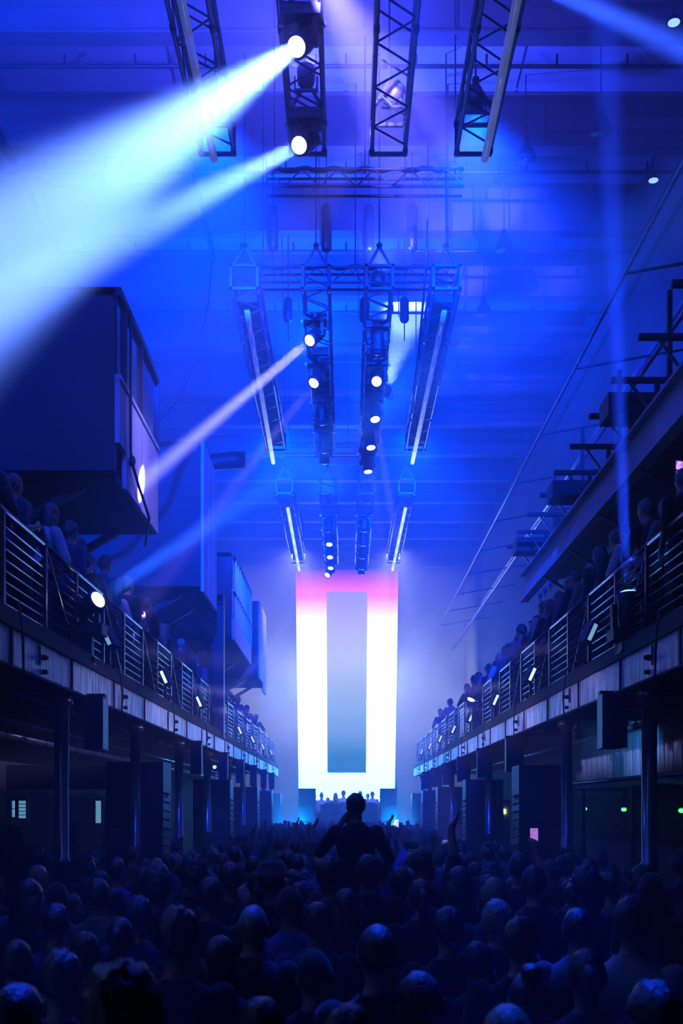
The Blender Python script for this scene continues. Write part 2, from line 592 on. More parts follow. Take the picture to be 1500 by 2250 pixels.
for k in range(11):
    put('wall_panel', wp, gal, GI @ T(HW - 0.2, 8.3 + 1.22 * k, 6.96))
# gallery underside: slanted struts and hanging boxes above the right balcony
gs = MB().bar((3.55, 0, 6.42), (HW - 0.02, 0, 5.2), 0.045).mesh('strut', 'rail_steel')
for k in range(6):
    put('strut', gs, gal, GI @ T(0, 9.0 + 2.1 * k, 0))
for k, y in enumerate((9.6, 11.6, 15.7)):
    r = tag(empty('duct_box', (4.4, y, 5.5)), 'dark steel duct box hung under the upper gallery', 'duct', 'duct boxes under the gallery')
    wbuild(MB().box((3.9, y, 5.6), (5.2, y + 1.3, 6.2)).box((3.86, y - 0.04, 5.56), (5.24, y, 6.24)), 'casing', 'dark_steel', r)
    wbuild(MB().box((4.0, y + 0.2, 6.2), (4.05, y + 0.25, 6.9)).box((5.0, y + 0.2, 6.2), (5.05, y + 0.25, 6.9)), 'hanger', 'dark_steel', r)

# ------------------------------------------------------------------ under the balconies
def long_pipe(x, z, r, y0, y1, label):
    root = tag(empty('service_pipe', (x, y0, z)), label, 'pipe')
    wbuild(MB().cyl((x, y0, z), (x, y1, z), r, n=12), 'tube', 'pipe_metal', root, True)
    y = y0 + 0.6
    while y < y1:
        wbuild(MB().cyl((x, y - 0.02, z), (x, y + 0.02, z), r + 0.012, n=12).box((x - 0.01, y - 0.01, z + r), (x + 0.01, y + 0.01, DECK - 0.06)), 'hanger', 'dark_steel', root)
        y += 1.9


long_pipe(-4.5, 3.28, 0.065, 8, 44, 'thick steel pipe hung below the cabin-side balcony by the wall')
long_pipe(-3.5, 3.53, 0.025, 8, 44, 'thin conduit hung close behind the painted balcony edge')
long_pipe(-4.15, 3.39, 0.03, 8, 44, 'medium pipe hung between conduit and thick pipe')
long_pipe(4.3, 3.52, 0.035, 8, 44, 'steel pipe hung below the gallery-side balcony')

# cross wall with doorway and lit windows below the left balcony
pw = MB()
for a, b, z0, z1 in ((-HW, -5.35, 0, 2.0), (-4.75, -4.45, 0, 2.05), (-3.98, -3.72, 0, 2.3), (-HW, -3.4, 2.6, 3.0)):
    pw.box((a + 0.005, 18.0, z0), (b, 18.1, z1))
struct(pw.build('wall_partition', 'wall'), 'pale cross wall pieces below the balcony of the control cabins')
emat('window_glow', (0.25, 0.65, 1.0), 0.6)
for n_, (x0, x1, z0, z1, rows) in enumerate(((-5.52, -5.46, 2.14, 2.42, 2), (-5.41, -5.28, 2.12, 2.42, 5), (-4.14, -4.04, 2.04, 2.42, 1))):
    w = MB()
    w.box((x0 - 0.03, 18.02, z0 - 0.03), (x0, 18.1, z1 + 0.03)).box((x1, 18.02, z0 - 0.03), (x1 + 0.03, 18.1, z1 + 0.03))
    w.box((x0, 18.02, z0 - 0.03), (x1, 18.1, z0)).box((x0, 18.02, z1), (x1, 18.1, z1 + 0.03)).box((x0 - 0.02, 18.03, 0), (x0 - 0.01, 18.09, z0))
    w = struct(w.build('window_%d' % (n_ + 1), 'dark_steel'), 'small lit window in the cross wall below the balcony')
    for r in range(rows):
        a = z0 + (z1 - z0) * r / rows
        b = z0 + (z1 - z0) * (r + 1) / rows
        MB().box((x0 + 0.006, 18.05, a + 0.006), (x1 - 0.006, 18.06, b - 0.006)).build('pane', 'window_glow', w)

# strip curtain and bar below the right balcony
sc_ = tag(empty('strip_curtain', (4.7, 14.4, 2.8)), 'pale blue strip curtain hung behind the bar below the balcony', 'curtain')
strip = MB()
for i in range(6):
    a = i / 5
    strip.v += [(0.03 * math.sin(a * 2 * PI), a * 0.2, 0), (0.03 * math.sin(a * 2 * PI), a * 0.2, 0.98)]
strip.v += [(x + 0.006, y, z) for x, y, z in strip.v]
for i in range(5):
    strip.f += [(2 * i, 2 * i + 1, 2 * i + 3, 2 * i + 2), (12 + 2 * i, 12 + 2 * i + 2, 12 + 2 * i + 3, 12 + 2 * i + 1)]
strip.f += [(0, 12, 13, 1), (10, 11, 23, 22)]
strip = strip.mesh('strip', 'curtain')
for k in range(34):
    put('strip', strip, sc_, T(0.02 * (k % 2), 0.22 * k, 0))
wbuild(MB().box((4.66, 14.3, 3.76), (4.78, 22.0, 3.785)), 'rail', 'dark_steel', sc_)
aw = tag(empty('bar_canopy', (4.2, 12.0, 2.55)), 'black canopy above the bar with a bright front lip', 'canopy')
wbuild(MB().box((4.0, 12.0, 2.62), (HW - 0.01, 22.0, 2.72)), 'roof', 'black_plastic', aw)
wbuild(MB().cyl((3.97, 12.0, 2.72), (3.97, 22.0, 2.72), 0.03, n=8), 'lip', 'pipe_metal', aw, True)
for y in (12.2, 15.4, 18.6, 21.8):
    wbuild(MB().box((4.02, y, 0), (4.08, y + 0.06, 2.62)), 'leg', 'dark_steel', aw)
ct = tag(empty('bar_counter', (4.6, 13.0, 0)), 'pale bar counter below the green lamps', 'counter')
wbuild(MB().box((4.55, 13.0, 0), (5.2, 21.0, 1.72)), 'body', 'gallery_paint', ct)
wbuild(MB().box((4.5, 12.95, 1.72), (5.25, 21.05, 1.77)), 'top', 'rail_steel', ct)
emat('green_glow', (0.05, 1.0, 0.12), 6)
for k, d in enumerate((20.6, 17.7, 14.65)):
    r = tag(empty('green_lamp', (4.5, d, 2.3)), 'small green lamp hung below the bar canopy', 'lamp', 'green bar lamps')
    wbuild(MB().cyl((4.5, d, 2.34), (4.5, d, 2.62), 0.008, n=6), 'stem', 'dark_steel', r)
    wbuild(MB().lathe([(0.02, 0), (0.05, 0.02), (0.05, 0.05), (0.03, 0.07)], (4.5, d, 2.29), n=10), 'housing', 'black_plastic', r)
    wbuild(MB().ell((4.5, d, 2.27), (0.045, 0.045, 0.03)), 'bulb', 'green_glow', r)
emat('exit_glow', (0.75, 1.0, 0.25), 3)
ex = tag(empty('exit_lamp', P(1107, 1783, 28)), 'yellow-green lit sign on the pale post below the balcony', 'sign')
q = P(1107, 1783, 28)
wbuild(MB().cbox(q, (0.1, 0.03, 0.12)), 'lit_face', 'exit_glow', ex)
wbuild(MB().box((q.x - 0.12, q.y + 0.02, 0), (q.x + 0.16, q.y + 0.1, q.z + 0.3)), 'post', 'gallery_paint', ex)

# ------------------------------------------------------------------ stage, screen, booth
st = tag(empty('stage', (0, 42, 0)), 'stage platform in front of the lit screen', 'stage')
wbuild(MB().box((-2.6, 42.0, 0.95), (2.6, 51.0, 1.05)), 'deck', 'dark_steel', st)
wbuild(MB().box((-2.6, 42.0, 0.0), (2.6, 42.06, 0.95)), 'front_skirt', 'rubber', st)
for x in (-2.5, -0.8, 0.8, 2.5):
    for y in (42.3, 46.5, 50.7):
        wbuild(MB().box((x - 0.04, y - 0.04, 0), (x + 0.04, y + 0.04, 0.95)), 'leg', 'alu', st)

# LED wall: a tall ring that glows pink at the head and white below, dimmer middle field with lit haze painted in
SD = 46.0


def ledmat(name, stops, strength):
    m = bpy.data.materials.new(name)
    m.use_nodes = True
    nt = m.node_tree
    b = nt.nodes['Principled BSDF']
    b.inputs['Base Color'].default_value = (0.01, 0.01, 0.01, 1)
    tc = nt.nodes.new('ShaderNodeTexCoord')
    sp = nt.nodes.new('ShaderNodeSeparateXYZ')
    nt.links.new(tc.outputs['Object'], sp.inputs[0])
    mr = nt.nodes.new('ShaderNodeMapRange')
    mr.inputs['From Min'].default_value = 3.0
    mr.inputs['From Max'].default_value = 12.3
    nt.links.new(sp.outputs['Z'], mr.inputs['Value'])
    rp = nt.nodes.new('ShaderNodeValToRGB')
    e = rp.color_ramp.elements
    while len(e) < len(stops):
        e.new(0.5)
    for k, (t, c) in enumerate(stops):
        e[k].position = t
        e[k].color = (*c, 1)
    nt.links.new(mr.outputs[0], rp.inputs['Fac'])
    nt.links.new(rp.outputs[0], b.inputs['Emission Color'])
    b.inputs['Emission Strength'].default_value = strength
    MATS[name] = m


ledmat('led_ring', [(0.0, (0.07, 0.33, 1.0)), (0.35, (0.10, 0.33, 1.0)), (0.66, (0.13, 0.20, 0.36)), (0.78, (0.12, 0.075, 0.05)), (0.87, (0.10, 0.012, 0.012)),
                    (0.94, (0.05, 0.005, 0.012)), (1.0, (0.003, 0.001, 0.006))], SCREEN_E)
ledmat('led_haze_field', [(0.0, (0.0, 0.25, 0.05)), (0.14, (0.02, 0.35, 0.1)), (0.35, (0.45, 0.8, 0.2)), (0.6, (1.1, 1.15, 0.4)), (0.75, (1.0, 0.9, 0.3)), (0.9, (0.8, 0.62, 0.2)), (1.0, (0.5, 0.4, 0.2))], 1.0)  # gradient of lit haze put into the emission


def q3(x, y, dy=0.0):
    p = P(x, y, SD)
    return (p.x, SD + dy, p.z)


scr = tag(empty('led_screen', (0.02, SD, 1.05)), 'tall LED wall glowing as a white ring with pink head', 'screen')
out = [(656.5, 1762), (866.5, 1762), (875, 1252), (649, 1252)]
inn = [(719, 1698), (804, 1698), (807, 1300), (717, 1300)]
pieces = [[out[0], out[1], inn[1], inn[0]], [out[1], out[2], inn[2], inn[1]], [out[2], out[3], inn[3], inn[2]], [out[3], out[0], inn[0], inn[3]]]
for pc in pieces:
    m = MB()
    m.add([q3(*p) for p in pc] + [q3(*p, 0.08) for p in pc], [(3, 2, 1, 0), (4, 5, 6, 7), (0, 1, 5, 4), (1, 2, 6, 5), (2, 3, 7, 6), (3, 0, 4, 7)])
    wbuild(m, 'ring_section', 'led_ring', scr)
m = MB()
m.add([q3(*p, 0.03) for p in inn] + [q3(*p, 0.08) for p in inn], [(3, 2, 1, 0), (4, 5, 6, 7), (0, 1, 5, 4), (1, 2, 6, 5), (2, 3, 7, 6), (3, 0, 4, 7)])
wbuild(m, 'middle_field', 'led_haze_field', scr)
hs = MB()
hs.add([q3(*p, 0.09) for p in out] + [q3(*p, 0.3) for p in out], [(3, 2, 1, 0), (4, 5, 6, 7), (0, 1, 5, 4), (1, 2, 6, 5), (2, 3, 7, 6), (3, 0, 4, 7)])
wbuild(hs, 'housing', 'dark_steel', scr)
for x in (-1.5, 1.5):
    tw = MB()
    for a in (-0.15, 0.15):
        for b in (46.45, 46.75):
            tw.bar((x + a, b, 1.05), (x + a, b, 11.5), 0.05)
    for k in range(20):
        z = 1.2 + 0.5 * k
        tw.bar((x - 0.15, 46.45, z), (x + 0.15, 46.45, z + 0.5), 0.02).bar((x - 0.15, 46.75, z), (x + 0.15, 46.75, z + 0.5), 0.02)
        tw.bar((x - 0.15, 46.3, z), (x - 0.15, 46.75, z), 0.02)
    wbuild(tw, 'support_tower', 'alu', scr)

# loudspeakers flanking the booth
def tower_speaker(x0, x1, y, z0, z1, depth, label, cat='loudspeaker', group=None, ncab=3, side=0, slats=0):
    root = tag(empty('speaker_stack', ((x0 + x1) / 2, y + depth / 2, z0)), label, cat, group)
    h = (z1 - z0) / ncab
    for k in range(ncab):
        a = z0 + h * k
        cab = wbuild(MB().box((x0, y + 0.03, a + 0.005), (x1, y + depth, a + h - 0.005)), 'cabinet', 'black_plastic', root)
        g = MB().box((x0 + 0.03, y, a + 0.03), (x1 - 0.03, y + 0.03, a + h - 0.03)).build('grille', 'grille', cab)
        hd = MB()
        for xx in (x0 - 0.012, x1 + 0.012):
            hd.cbox((xx, y + depth * 0.5, a + h * 0.5), (0.02, 0.16, 0.05))
        hd.build('handle', 'dark_steel', cab)
    if slats:
        xs = x1 if side > 0 else x0
        lv = MB().box((-0.0, -0.05, -0.012), (0.09, 0.05, 0.012)).mesh('louvre', 'rail_steel')
        for k in range(slats):
            z = z0 + 0.9 + (z1 - z0 - 1.35) * k / (slats - 1)
            mm = T(xs, y + 0.12, z) @ Matrix.Rotation(0 if side > 0 else PI, 4, 'Z') @ Matrix.Rotation(0.35, 4, 'Y')
            put('louvre', lv, root, world_of(root).inverted() @ mm)
    return root


for a, b, nm in ((655, 693, 'cabin'), (835, 872, 'gallery')):
    tower_speaker(P(a, 1760, 43).x, P(b, 1760, 43).x, 43.0, 1.05, P(a, 1732, 43).z, 0.6,
                  'hazy blue loudspeaker tower on stage beside the booth, %s side' % nm)
stl = [(15.62, 0.82, 2.97), (24.7, 0.84, 2.92), (32.3, 0.76, 2.88), (38.4, 0.6, 2.84), (43.6, 0.5, 2.8)]
ordn = ['first', 'second', 'third', 'fourth', 'fifth']
for k, (d, w, h) in enumerate(stl):
    tower_speaker(-2.62 - w, -2.62, d, 0, h, 0.75, 'black speaker stack, %s from the stage below the cabin-side balcony' % ordn[4 - k], side=1, slats=14, ncab=3)
strr = [(16.4, 0.8, 2.95), (23.7, 0.82, 2.9), (30.95, 0.75, 2.86), (37.0, 0.6, 2.84), (42.95, 0.5, 2.8)]
for k, (d, w, h) in enumerate(strr):
    tower_speaker(2.6, 2.6 + w, d, 0, h, 0.75, 'black speaker stack, %s from the stage below the gallery-side balcony' % ordn[4 - k], side=-1, slats=14, ncab=3)

# speakers hung from the balcony edges
def hung_speaker(x, d, w, z0, z1, label, group):
    root = tag(empty('hung_speaker', (x, d, z0)), label, 'loudspeaker', group)
    cab = wbuild(MB().add([(x - w / 2, d, z0), (x + w / 2, d, z0), (x + w * 0.35, d + 0.4, z0), (x - w * 0.35, d + 0.4, z0),
                           (x - w / 2, d, z1), (x + w / 2, d, z1), (x + w * 0.35, d + 0.4, z1), (x - w * 0.35, d + 0.4, z1)],
                          [(0, 3, 2, 1), (4, 5, 6, 7), (0, 1, 5, 4), (1, 2, 6, 5), (2, 3, 7, 6), (3, 0, 4, 7)]), 'cabinet', 'black_plastic', root)
    MB().box((x - w / 2 + 0.02, d - 0.015, z0 + 0.02), (x + w / 2 - 0.02, d, z1 - 0.02)).build('grille', 'grille', cab)
    wbuild(MB().box((x - w / 2, d + 0.1, z1), (x + w / 2, d + 0.2, z1 + 0.04)).box((x - 0.03, d + 0.1, z1), (x + 0.03, d + 0.2, 3.5)), 'bracket', 'dark_steel', root)


for sx, ds, nm in ((-1, (11.6, 19.5, 23.8, 27.6, 31.6, 35.5, 39.4), 'cabin'), (1, (11.3, 18.1, 22.1, 26.1, 30.1, 34.1, 38.1), 'gallery')):
    for k, d in enumerate(ds):
        z1 = 3.46 if k else 3.5
        xh = 2.68 if sx < 0 else 2.78
        hung_speaker(sx * xh, d, 0.2 if sx < 0 else 0.26, z1 - 0.56, z1, 'black speaker hung below the edge of the %s-side balcony' % nm, 'speakers hung below the %s-side balcony' % nm)

# DJ booth
bo = tag(empty('dj_booth', (0, 43.6, 1.05)), 'hazy booth table with front panel behind which the DJs stand', 'booth')
wbuild(MB().box((-1.05, 43.6, 2.31), (1.3, 44.3, 2.36)), 'table_top', 'black_plastic', bo)
for k in range(5):
    wbuild(MB().box((-1.02 + 0.46 * k, 43.62, 1.05), (-1.02 + 0.46 * k + 0.45, 43.66, 2.31)), 'front_panel', 'dark_steel', bo)
for k, x in enumerate((-0.7, -0.1, 0.5, 1.0)):
    dk = tag(empty('dj_deck', (x, 43.95, 2.36)), 'flat black media deck on the booth table', 'deck', 'decks on the booth table')
    wbuild(MB().box((x - 0.17, 43.75, 2.36), (x + 0.17, 44.15, 2.43)), 'body', 'black_plastic', dk)
    wbuild(MB().lathe([(0.11, 0), (0.11, 0.02), (0.09, 0.03)], (x, 43.92, 2.43), n=16), 'jog_wheel', 'rail_steel', dk)

# ------------------------------------------------------------------ trusses
TZ0, TZ1 = 10.2, 10.55
BRACE = {}
for mt in ('alu', 'dark_steel'):
    BRACE[mt] = (MB().cyl((0, 0, 0), (0, 0.35, 0.35), 0.012, n=5).mesh('brace', mt), MB().cyl((0, 0, 0.35), (0, 0.35, 0), 0.012, n=5).mesh('brace', mt),
                 MB().cyl((0, 0, 0), (0.4, 0.35, 0), 0.012, n=5).mesh('brace', mt), MB().cyl((0.4, 0, 0), (0, 0.35, 0), 0.012, n=5).mesh('brace', mt))


def truss(x, y0, y1, label, near_sling=True, tray=None, far_sling=True, metal='alu'):
    BR_S, BR_S2, BR_B, BR_B2 = BRACE[metal]
    root = tag(empty('lighting_truss', (x, y0, TZ0)), label, 'truss')
    L = y1 - y0
    h = TZ1 - TZ0
    for a in (-0.2, 0.2):
        for b in (0, h):
            c = MB().cyl((a, 0, b), (a, L, b), 0.025, n=8)
            y = 0
            while y <= L + 0.01:
                c.lathe([(0.025, -0.06), (0.034, -0.05), (0.034, 0.05), (0.025, 0.06)], (a, min(max(y, 0.06), L - 0.06), b), (0, 1, 0), 8)
                y += L / 4
            c.build('chord', metal, root, True)
    n = int(L / 0.35)
    for k in range(n):
        y = k * 0.35
        for a in (-0.2, 0.2):
            put('brace', BR_S if k % 2 else BR_S2, root, T(a, y, 0))
        put('brace', BR_B if k % 2 else BR_B2, root, T(-0.2, y, 0))
        if k % 2:
            put('brace', BR_B, root, T(-0.2, y, h))
    for yy in (0.02, L - 0.02):
        MB().box((-0.2, yy - 0.02, -0.02), (0.2, yy + 0.02, 0.02)).box((-0.2, yy - 0.02, h - 0.02), (0.2, yy + 0.02, h + 0.02)).box((-0.22, yy - 0.02, -0.02), (-0.18, yy + 0.02, h + 0.02)).box((0.18, yy - 0.02, -0.02), (0.22, yy + 0.02, h + 0.02)).build('end_frame', 'dark_steel', root)
    if tray:
        MB().box((-0.15, tray[0] - y0, 0.06), (0.15, tray[1] - y0, 0.2)).build('cable_tray', 'rubber', root)
    for yy in ([0.12] if near_sling else []) + ([L - 0.3] if far_sling else []):
        s = MB().bar((-0.2, yy, h), (0, yy, h + 0.34), 0.035).bar((0.2, yy, h), (0, yy, h + 0.34), 0.035)
        s.lathe([(0.02, 0), (0.045, 0.02), (0.045, 0.06), (0.02, 0.08)], (0, yy, h + 0.32), n=8)
        s.build('sling', 'dark_steel', root)
        MB().cyl((0, yy, h + 0.38), (0, yy, ZC - TZ0), 0.012, n=6).build('chain', 'dark_steel', root)
    return root


XT = (-1.55, -0.46, 0.51, 1.53)
SETS = {'C': (4.6, 13.2), 'A': (16.6, 24.2), 'B': (27.5, 35.5)}
nmset = {'C': 'over the crowd', 'A': 'in the middle row', 'B': 'in the row closest to the screen'}
nmx = ('LED-tube truss on the cabin side', 'lamp truss on the cabin side', 'lamp truss on the gallery side', 'LED-tube truss on the gallery side')
for s, (a, b) in SETS.items():
    for k, x in enumerate(XT):
        truss(x, a, b, '%s %s %s' % ('dark' if s == 'C' else 'aluminium', nmx[k], nmset[s]), metal='dark_steel' if s == 'C' else 'alu', tray=None if s == 'C' else (a + 2.6, b - 0.3) if k in (1, 2) else (a + 0.6, b - 0.1))  # front row darkened in its material to read as a faint silhouette


# LED tubes slung under the outer trusses, made of segments
def led_tube(x0, x1, z, y0, y1, levels, label):
    root = tag(empty('led_tube', (x0, y0, z)), label, 'light tube')
    n = len(levels)
    wbuild(MB().bar((x0, y0, z + 0.055), (x1, y1, z + 0.055), 0.03, 0.06), 'backing_bar', 'dark_steel', root)
    for k, e in enumerate(levels):
        a, b = k / n, (k + 1) / n
        p0 = Vector((x0 + (x1 - x0) * a, y0 + (y1 - y0) * a + 0.015, z))
        p1 = Vector((x0 + (x1 - x0) * b, y0 + (y1 - y0) * b - 0.015, z))
        mn = 'led_seg_%d' % int(e * 100)
        if mn not in MATS:
            emat(mn, (0.45, 0.62, 1.0), e, (0.4, 0.45, 0.5))
        wbuild(MB().cyl(p0, p1, 0.045, n=10), 'segment', mn, root, True)
    for t in (0.08, 0.5, 0.92):
        p = Vector((x0 + (x1 - x0) * t, y0 + (y1 - y0) * t, z))
        wbuild(MB().bar(p, p + Vector((0, 0, TZ0 - z)), 0.02), 'bracket', 'dark_steel', root)


ramp = [0.06, 0.09, 0.14, 0.22, 0.35, 0.55, 0.9, 1.5, 2.4]
led_tube(-1.55, -1.645, 10.08, 17.1, 24.7, ramp, 'LED tube brightening towards the stage, middle row, cabin side')
led_tube(1.54, 1.50, 10.08, 17.1, 24.7, ramp, 'LED tube brightening towards the stage, middle row, gallery side')
led_tube(-1.52, -1.547, 10.08, 28.5, 36.0, [2.2] * 6, 'bright white LED tube nearest the screen, cabin side')
led_tube(1.55, 1.53, 10.08, 28.5, 36.0, [2.2] * 6, 'bright white LED tube nearest the screen, gallery side')
led_tube(-1.58, -1.58, 10.08, 6.5, 13.1, [0.05, 0.06, 0.08, 0.1, 0.12, 0.14], 'dim LED tube over the crowd, cabin side')
led_tube(1.62, 1.66, 10.08, 6.5, 13.1, [0.05, 0.06, 0.09, 0.12, 0.14, 0.16], 'dim blue LED tube over the crowd, gallery side')


# cross trusses and chain hoists in the roof
def cross_truss(y, z, x0, x1, label):
    root = tag(empty('cross_truss', (x0, y, z)), label, 'truss')
    h = 0.24
    for a in (0, 0.24):
        for b in (0, h):
            wbuild(MB().cyl((x0, y + a, z + b), (x1, y + a, z + b), 0.02, n=8), 'chord', 'dark_steel', root, True)
    n = int((x1 - x0) / 0.24)
    for k in range(n):
        xa = x0 + (x1 - x0) * k / n
        xb = x0 + (x1 - x0) * (k + 1) / n
        za, zb = (z, z + h) if k % 2 else (z + h, z)
        wbuild(MB().cyl((xa, y, za), (xb, y, zb), 0.011, n=5), 'brace', 'dark_steel', root)
    for t in (0.04, 0.5, 0.96):
        xa = x0 + (x1 - x0) * t
        wbuild(MB().cyl((xa, y + 0.12, z + h), (xa, y + 0.12, ZC), 0.012, n=6), 'hanger', 'dark_steel', root)
    pts = [(x0 + (x1 - x0) * i / 24, y + 0.1, z + h + 0.05 + 0.025 * math.sin(i * 1.7)) for i in range(25)]
    wbuild(MB().path(pts, 0.03), 'cable_loom', 'rubber', root, True)


cross_truss(15.0, 10.84, -1.1, 1.62, 'dark cross truss with cable loom above the crowd end of the middle row')
cross_truss(17.3, 10.62, -1.45, 1.75, 'dark cross truss with cable loom above the middle row')
cross_truss(26.6, 10.9, -1.5, 1.6, 'dark cross truss above the row closest to the screen')


def hoist(x, y, z0, z1, label, group):
    root = tag(empty('chain_hoist', (x, y, z0)), label, 'hoist', group)
    wbuild(MB().lathe([(0.06, 0), (0.085, 0.04), (0.085, z1 - z0 - 0.04), (0.06, z1 - z0)], (x, y, z0), n=12), 'motor_body', 'dark_steel', root, True)
    wbuild(MB().cyl((x, y, z1 - 0.02), (x, y, 12.99), 0.012, n=6), 'chain', 'dark_steel', root)
    wbuild(MB().cyl((x - 0.1, y + 0.02, z0 + 0.1), (x - 0.12, y + 0.02, 12.99), 0.01, n=6), 'control_cable', 'rubber', root)
    wbuild(MB().cyl((x, y, z0 - 0.35), (x, y, z0 + 0.02), 0.01, n=6), 'hook', 'dark_steel', root)


for x in (600, 717, 810, 905):
    q = P(x, 552, 17.8)
    hoist(q.x, q.y, q.z, q.z + 0.75, 'dark cylindrical chain hoist above the middle cross truss', 'hoists above the middle cross truss')
for x in (633, 800, 888):
    q = P(x, 708, 20.4)
    hoist(q.x, q.y, q.z, q.z + 0.45, 'dark cylindrical chain hoist between the lamp trusses', 'hoists between the lamp trusses')

# loose black cables
def cable(pts, r, label):
    tag(MB().path(pts, r).build('cable', 'rubber', None, True), label, 'cable')


cable([(-2.55, 18.0, 13.0), (-2.2, 18.0, 11.4), (-2.3, 18.1, 10.4), (-2.75, 18.2, 9.2), (-3.3, 18.3, 8.6), (-4.2, 18.4, 8.3), (-5.55, 18.5, 8.3)], 0.035, 'thick black cable sweeping from the roof to the cabin wall')
cable(sag((-0.24, 18.6, 10.2), (-0.24, 20.4, 10.2), 0.6), 0.012, 'cable loop hanging under the cabin-side lamp truss, middle row')
cable(sag((-0.24, 20.6, 10.2), (-0.24, 22.0, 10.2), 0.4), 0.012, 'second small cable loop hanging under the cabin-side lamp truss')
cable(sag((0.29, 19.6, 10.2), (0.29, 21.4, 10.2), 0.5), 0.012, 'cable loop hanging under the gallery-side lamp truss, middle row')
cable([(1.3, 17.3, 13.0), (1.28, 17.3, 11.0), (1.22, 18.2, 10.0), (1.2, 19.4, 9.7), (1.26, 20.6, 9.8), (1.3, 21.4, 10.1), (1.33, 22.0, 10.22)], 0.02, 'black cable bundle drooping beside the gallery-side LED-tube truss')
cable([(-1.2, 29, 10.2), (-1.15, 29.8, 9.75), (-1.22, 30.6, 9.7), (-1.3, 31.2, 10.2)], 0.014, 'cable loop beside the row closest to the screen')
for sx in (-1, 1):
    for k in range(8):
        y = 9.1 + 4.0 * k + (0.4 if sx > 0 else 0)
        x = sx * 2.70
        cable([(sx * 2.73, y, DECK + 0.2), (x, y, DECK + 0.02), (x - sx * 0.01, y + 0.06 * math.sin(k), 3.68), (x, y + 0.05, 3.45), (sx * 2.8, y + 0.1, 3.3)], 0.012,
              'black cable running down the painted edge of the %s-side balcony' % ('cabin' if sx < 0 else 'gallery'))
        bpy.context.scene.collection.objects[-1]['group'] = 'cables on the %s-side balcony edge' % ('cabin' if sx < 0 else 'gallery')

# ------------------------------------------------------------------ lamps
emat('lens_hot', (0.75, 0.85, 1.0), 14)
emat('lens_warm', (0.6, 0.75, 1.0), 5)
emat('lens_blue', (0.10, 0.25, 1.0), 9)


def moving_head(p, target, label, group=None, lit=None, up=False, beams=(), bar=True, size=1.0):
    """p = pivot of the head; beams = list of (colour, energy, angle, blend)"""
    p, target = Vector(p), Vector(target)
    d = (target - p).normalized()
    s = -1 if up else 1
    zt = p.z + 0.32 * s * size
    root = tag(empty('moving_head_lamp', (p.x, p.y, zt)), label, 'stage lamp', group)
    a = Vector((-d.y, d.x, 0))
    a = a.normalized() if a.length > 0.05 else Vector((1, 0, 0))
    b = MB()
    z0, z1 = sorted((zt, zt - 0.12 * s * size))
    b.box((p.x - 0.19 * size, p.y - 0.14 * size, z0), (p.x + 0.19 * size, p.y + 0.14 * size, z1))
    wbuild(b, 'base', 'black_plastic', root)
    if bar and not up:
        wbuild(MB().box((p.x - 0.24, p.y + 0.15, zt - 0.03), (p.x + 0.24, p.y + 0.19, zt + 0.01)), 'cross_bar', 'alu', root)
    y = MB()
    for k in (-1, 1):
        q = p + a * 0.15 * k * size
        y.bar((q.x, q.y, p.z - 0.05 * s * size), (q.x, q.y, zt - 0.1 * s * size), 0.05 * size, 0.1 * size)
        y.cyl(q - a * 0.03, q + a * 0.03, 0.06 * size, n=10)
    e0, e1 = p - a * 0.17 * size, p + a * 0.17 * size
    zb = zt - 0.12 * s * size
    y.bar((e0.x, e0.y, zb), (e1.x, e1.y, zb), 0.1 * size, 0.04)
    wbuild(y, 'yoke', 'black_plastic', root)
    h = wbuild(MB().lathe([(0.05, -0.19), (0.10, -0.17), (0.115, -0.05), (0.10, 0.02), (0.118, 0.12), (0.118, 0.17)], p, d, 16), 'head', 'black_plastic', root, True)
    lm = {None: 'glass_dark'}.get(lit, lit)
    MB().lathe([(0.09 * size, 0.0), (0.085 * size, 0.018), (0.05 * size, 0.03)], p + d * 0.165, d, 16).build('lens', lm, h, True)
    for col, e, ang, bl in beams:
        spot(root, p + d * 0.25, target, col, e, ang, bl)
    return root


LZ = 9.88


def on_truss(k, y):
    return Vector((XT[k], y, LZ))


L1, L2 = P(662, 95, 10.8), P(669, 313, 12.42)
moving_head(L1, (-2.06, 6.5, 5.62), 'lamp throwing the broadest white-cyan beam towards the cabin-side balcony', lit='lens_hot',
            beams=[(CYAN, 650000, 10, 1.0), (VIOLET, 150, 160, 1.0)])  # wide violet spot added for a halo round the lens
moving_head(L2, (-2.53, 8, 6.04), 'lamp throwing the second pale cyan beam, next to the broadest one', lit='lens_hot',
            beams=[(CYAN, 400000, 6.0, 0.9), (VIOLET, 60, 150, 1.0)])  # second, wide spot added as glow round the lens
moving_head(on_truss(1, 9.3), (1.2, 16, 11.6), 'lamp throwing a soft violet beam up across the roof', lit='lens_warm', beams=[((0.16, 0.13, 1.0), 120000, 17, 1.0)])
moving_head((1.53, 9.9, LZ), (3.08, 9.9, 9.2), 'lamp throwing a blue beam at the gallery wall', lit='lens_blue', beams=[((0.03, 0.10, 1.0), 90000, 10, 0.9)])
A1 = P(692, 738, 17.6)
moving_head(A1, P(195, 1160, 14.3), 'lamp with a narrow lilac beam reaching the crowded cabin-side balcony', lit='lens_hot', beams=[((0.22, 0.22, 1.0), 900000, 3.4, 0.8)])
A2 = P(698, 830, 19.3)
moving_head(A2, P(560, 1010, 18.0), 'lamp with a short lilac beam, second on the cabin-side truss', lit='lens_hot', beams=[((0.25, 0.2, 1.0), 60000, 4, 0.8)])
moving_head(on_truss(1, 21.1), (-0.46, 21.0, 5), 'unlit black moving-head lamp on the middle cabin-side lamp truss', 'unlit lamps, middle cabin-side truss')
moving_head(on_truss(1, 22.8), (-0.3, 22.5, 5), 'unlit black moving-head lamp on the middle cabin-side lamp truss', 'unlit lamps, middle cabin-side truss')
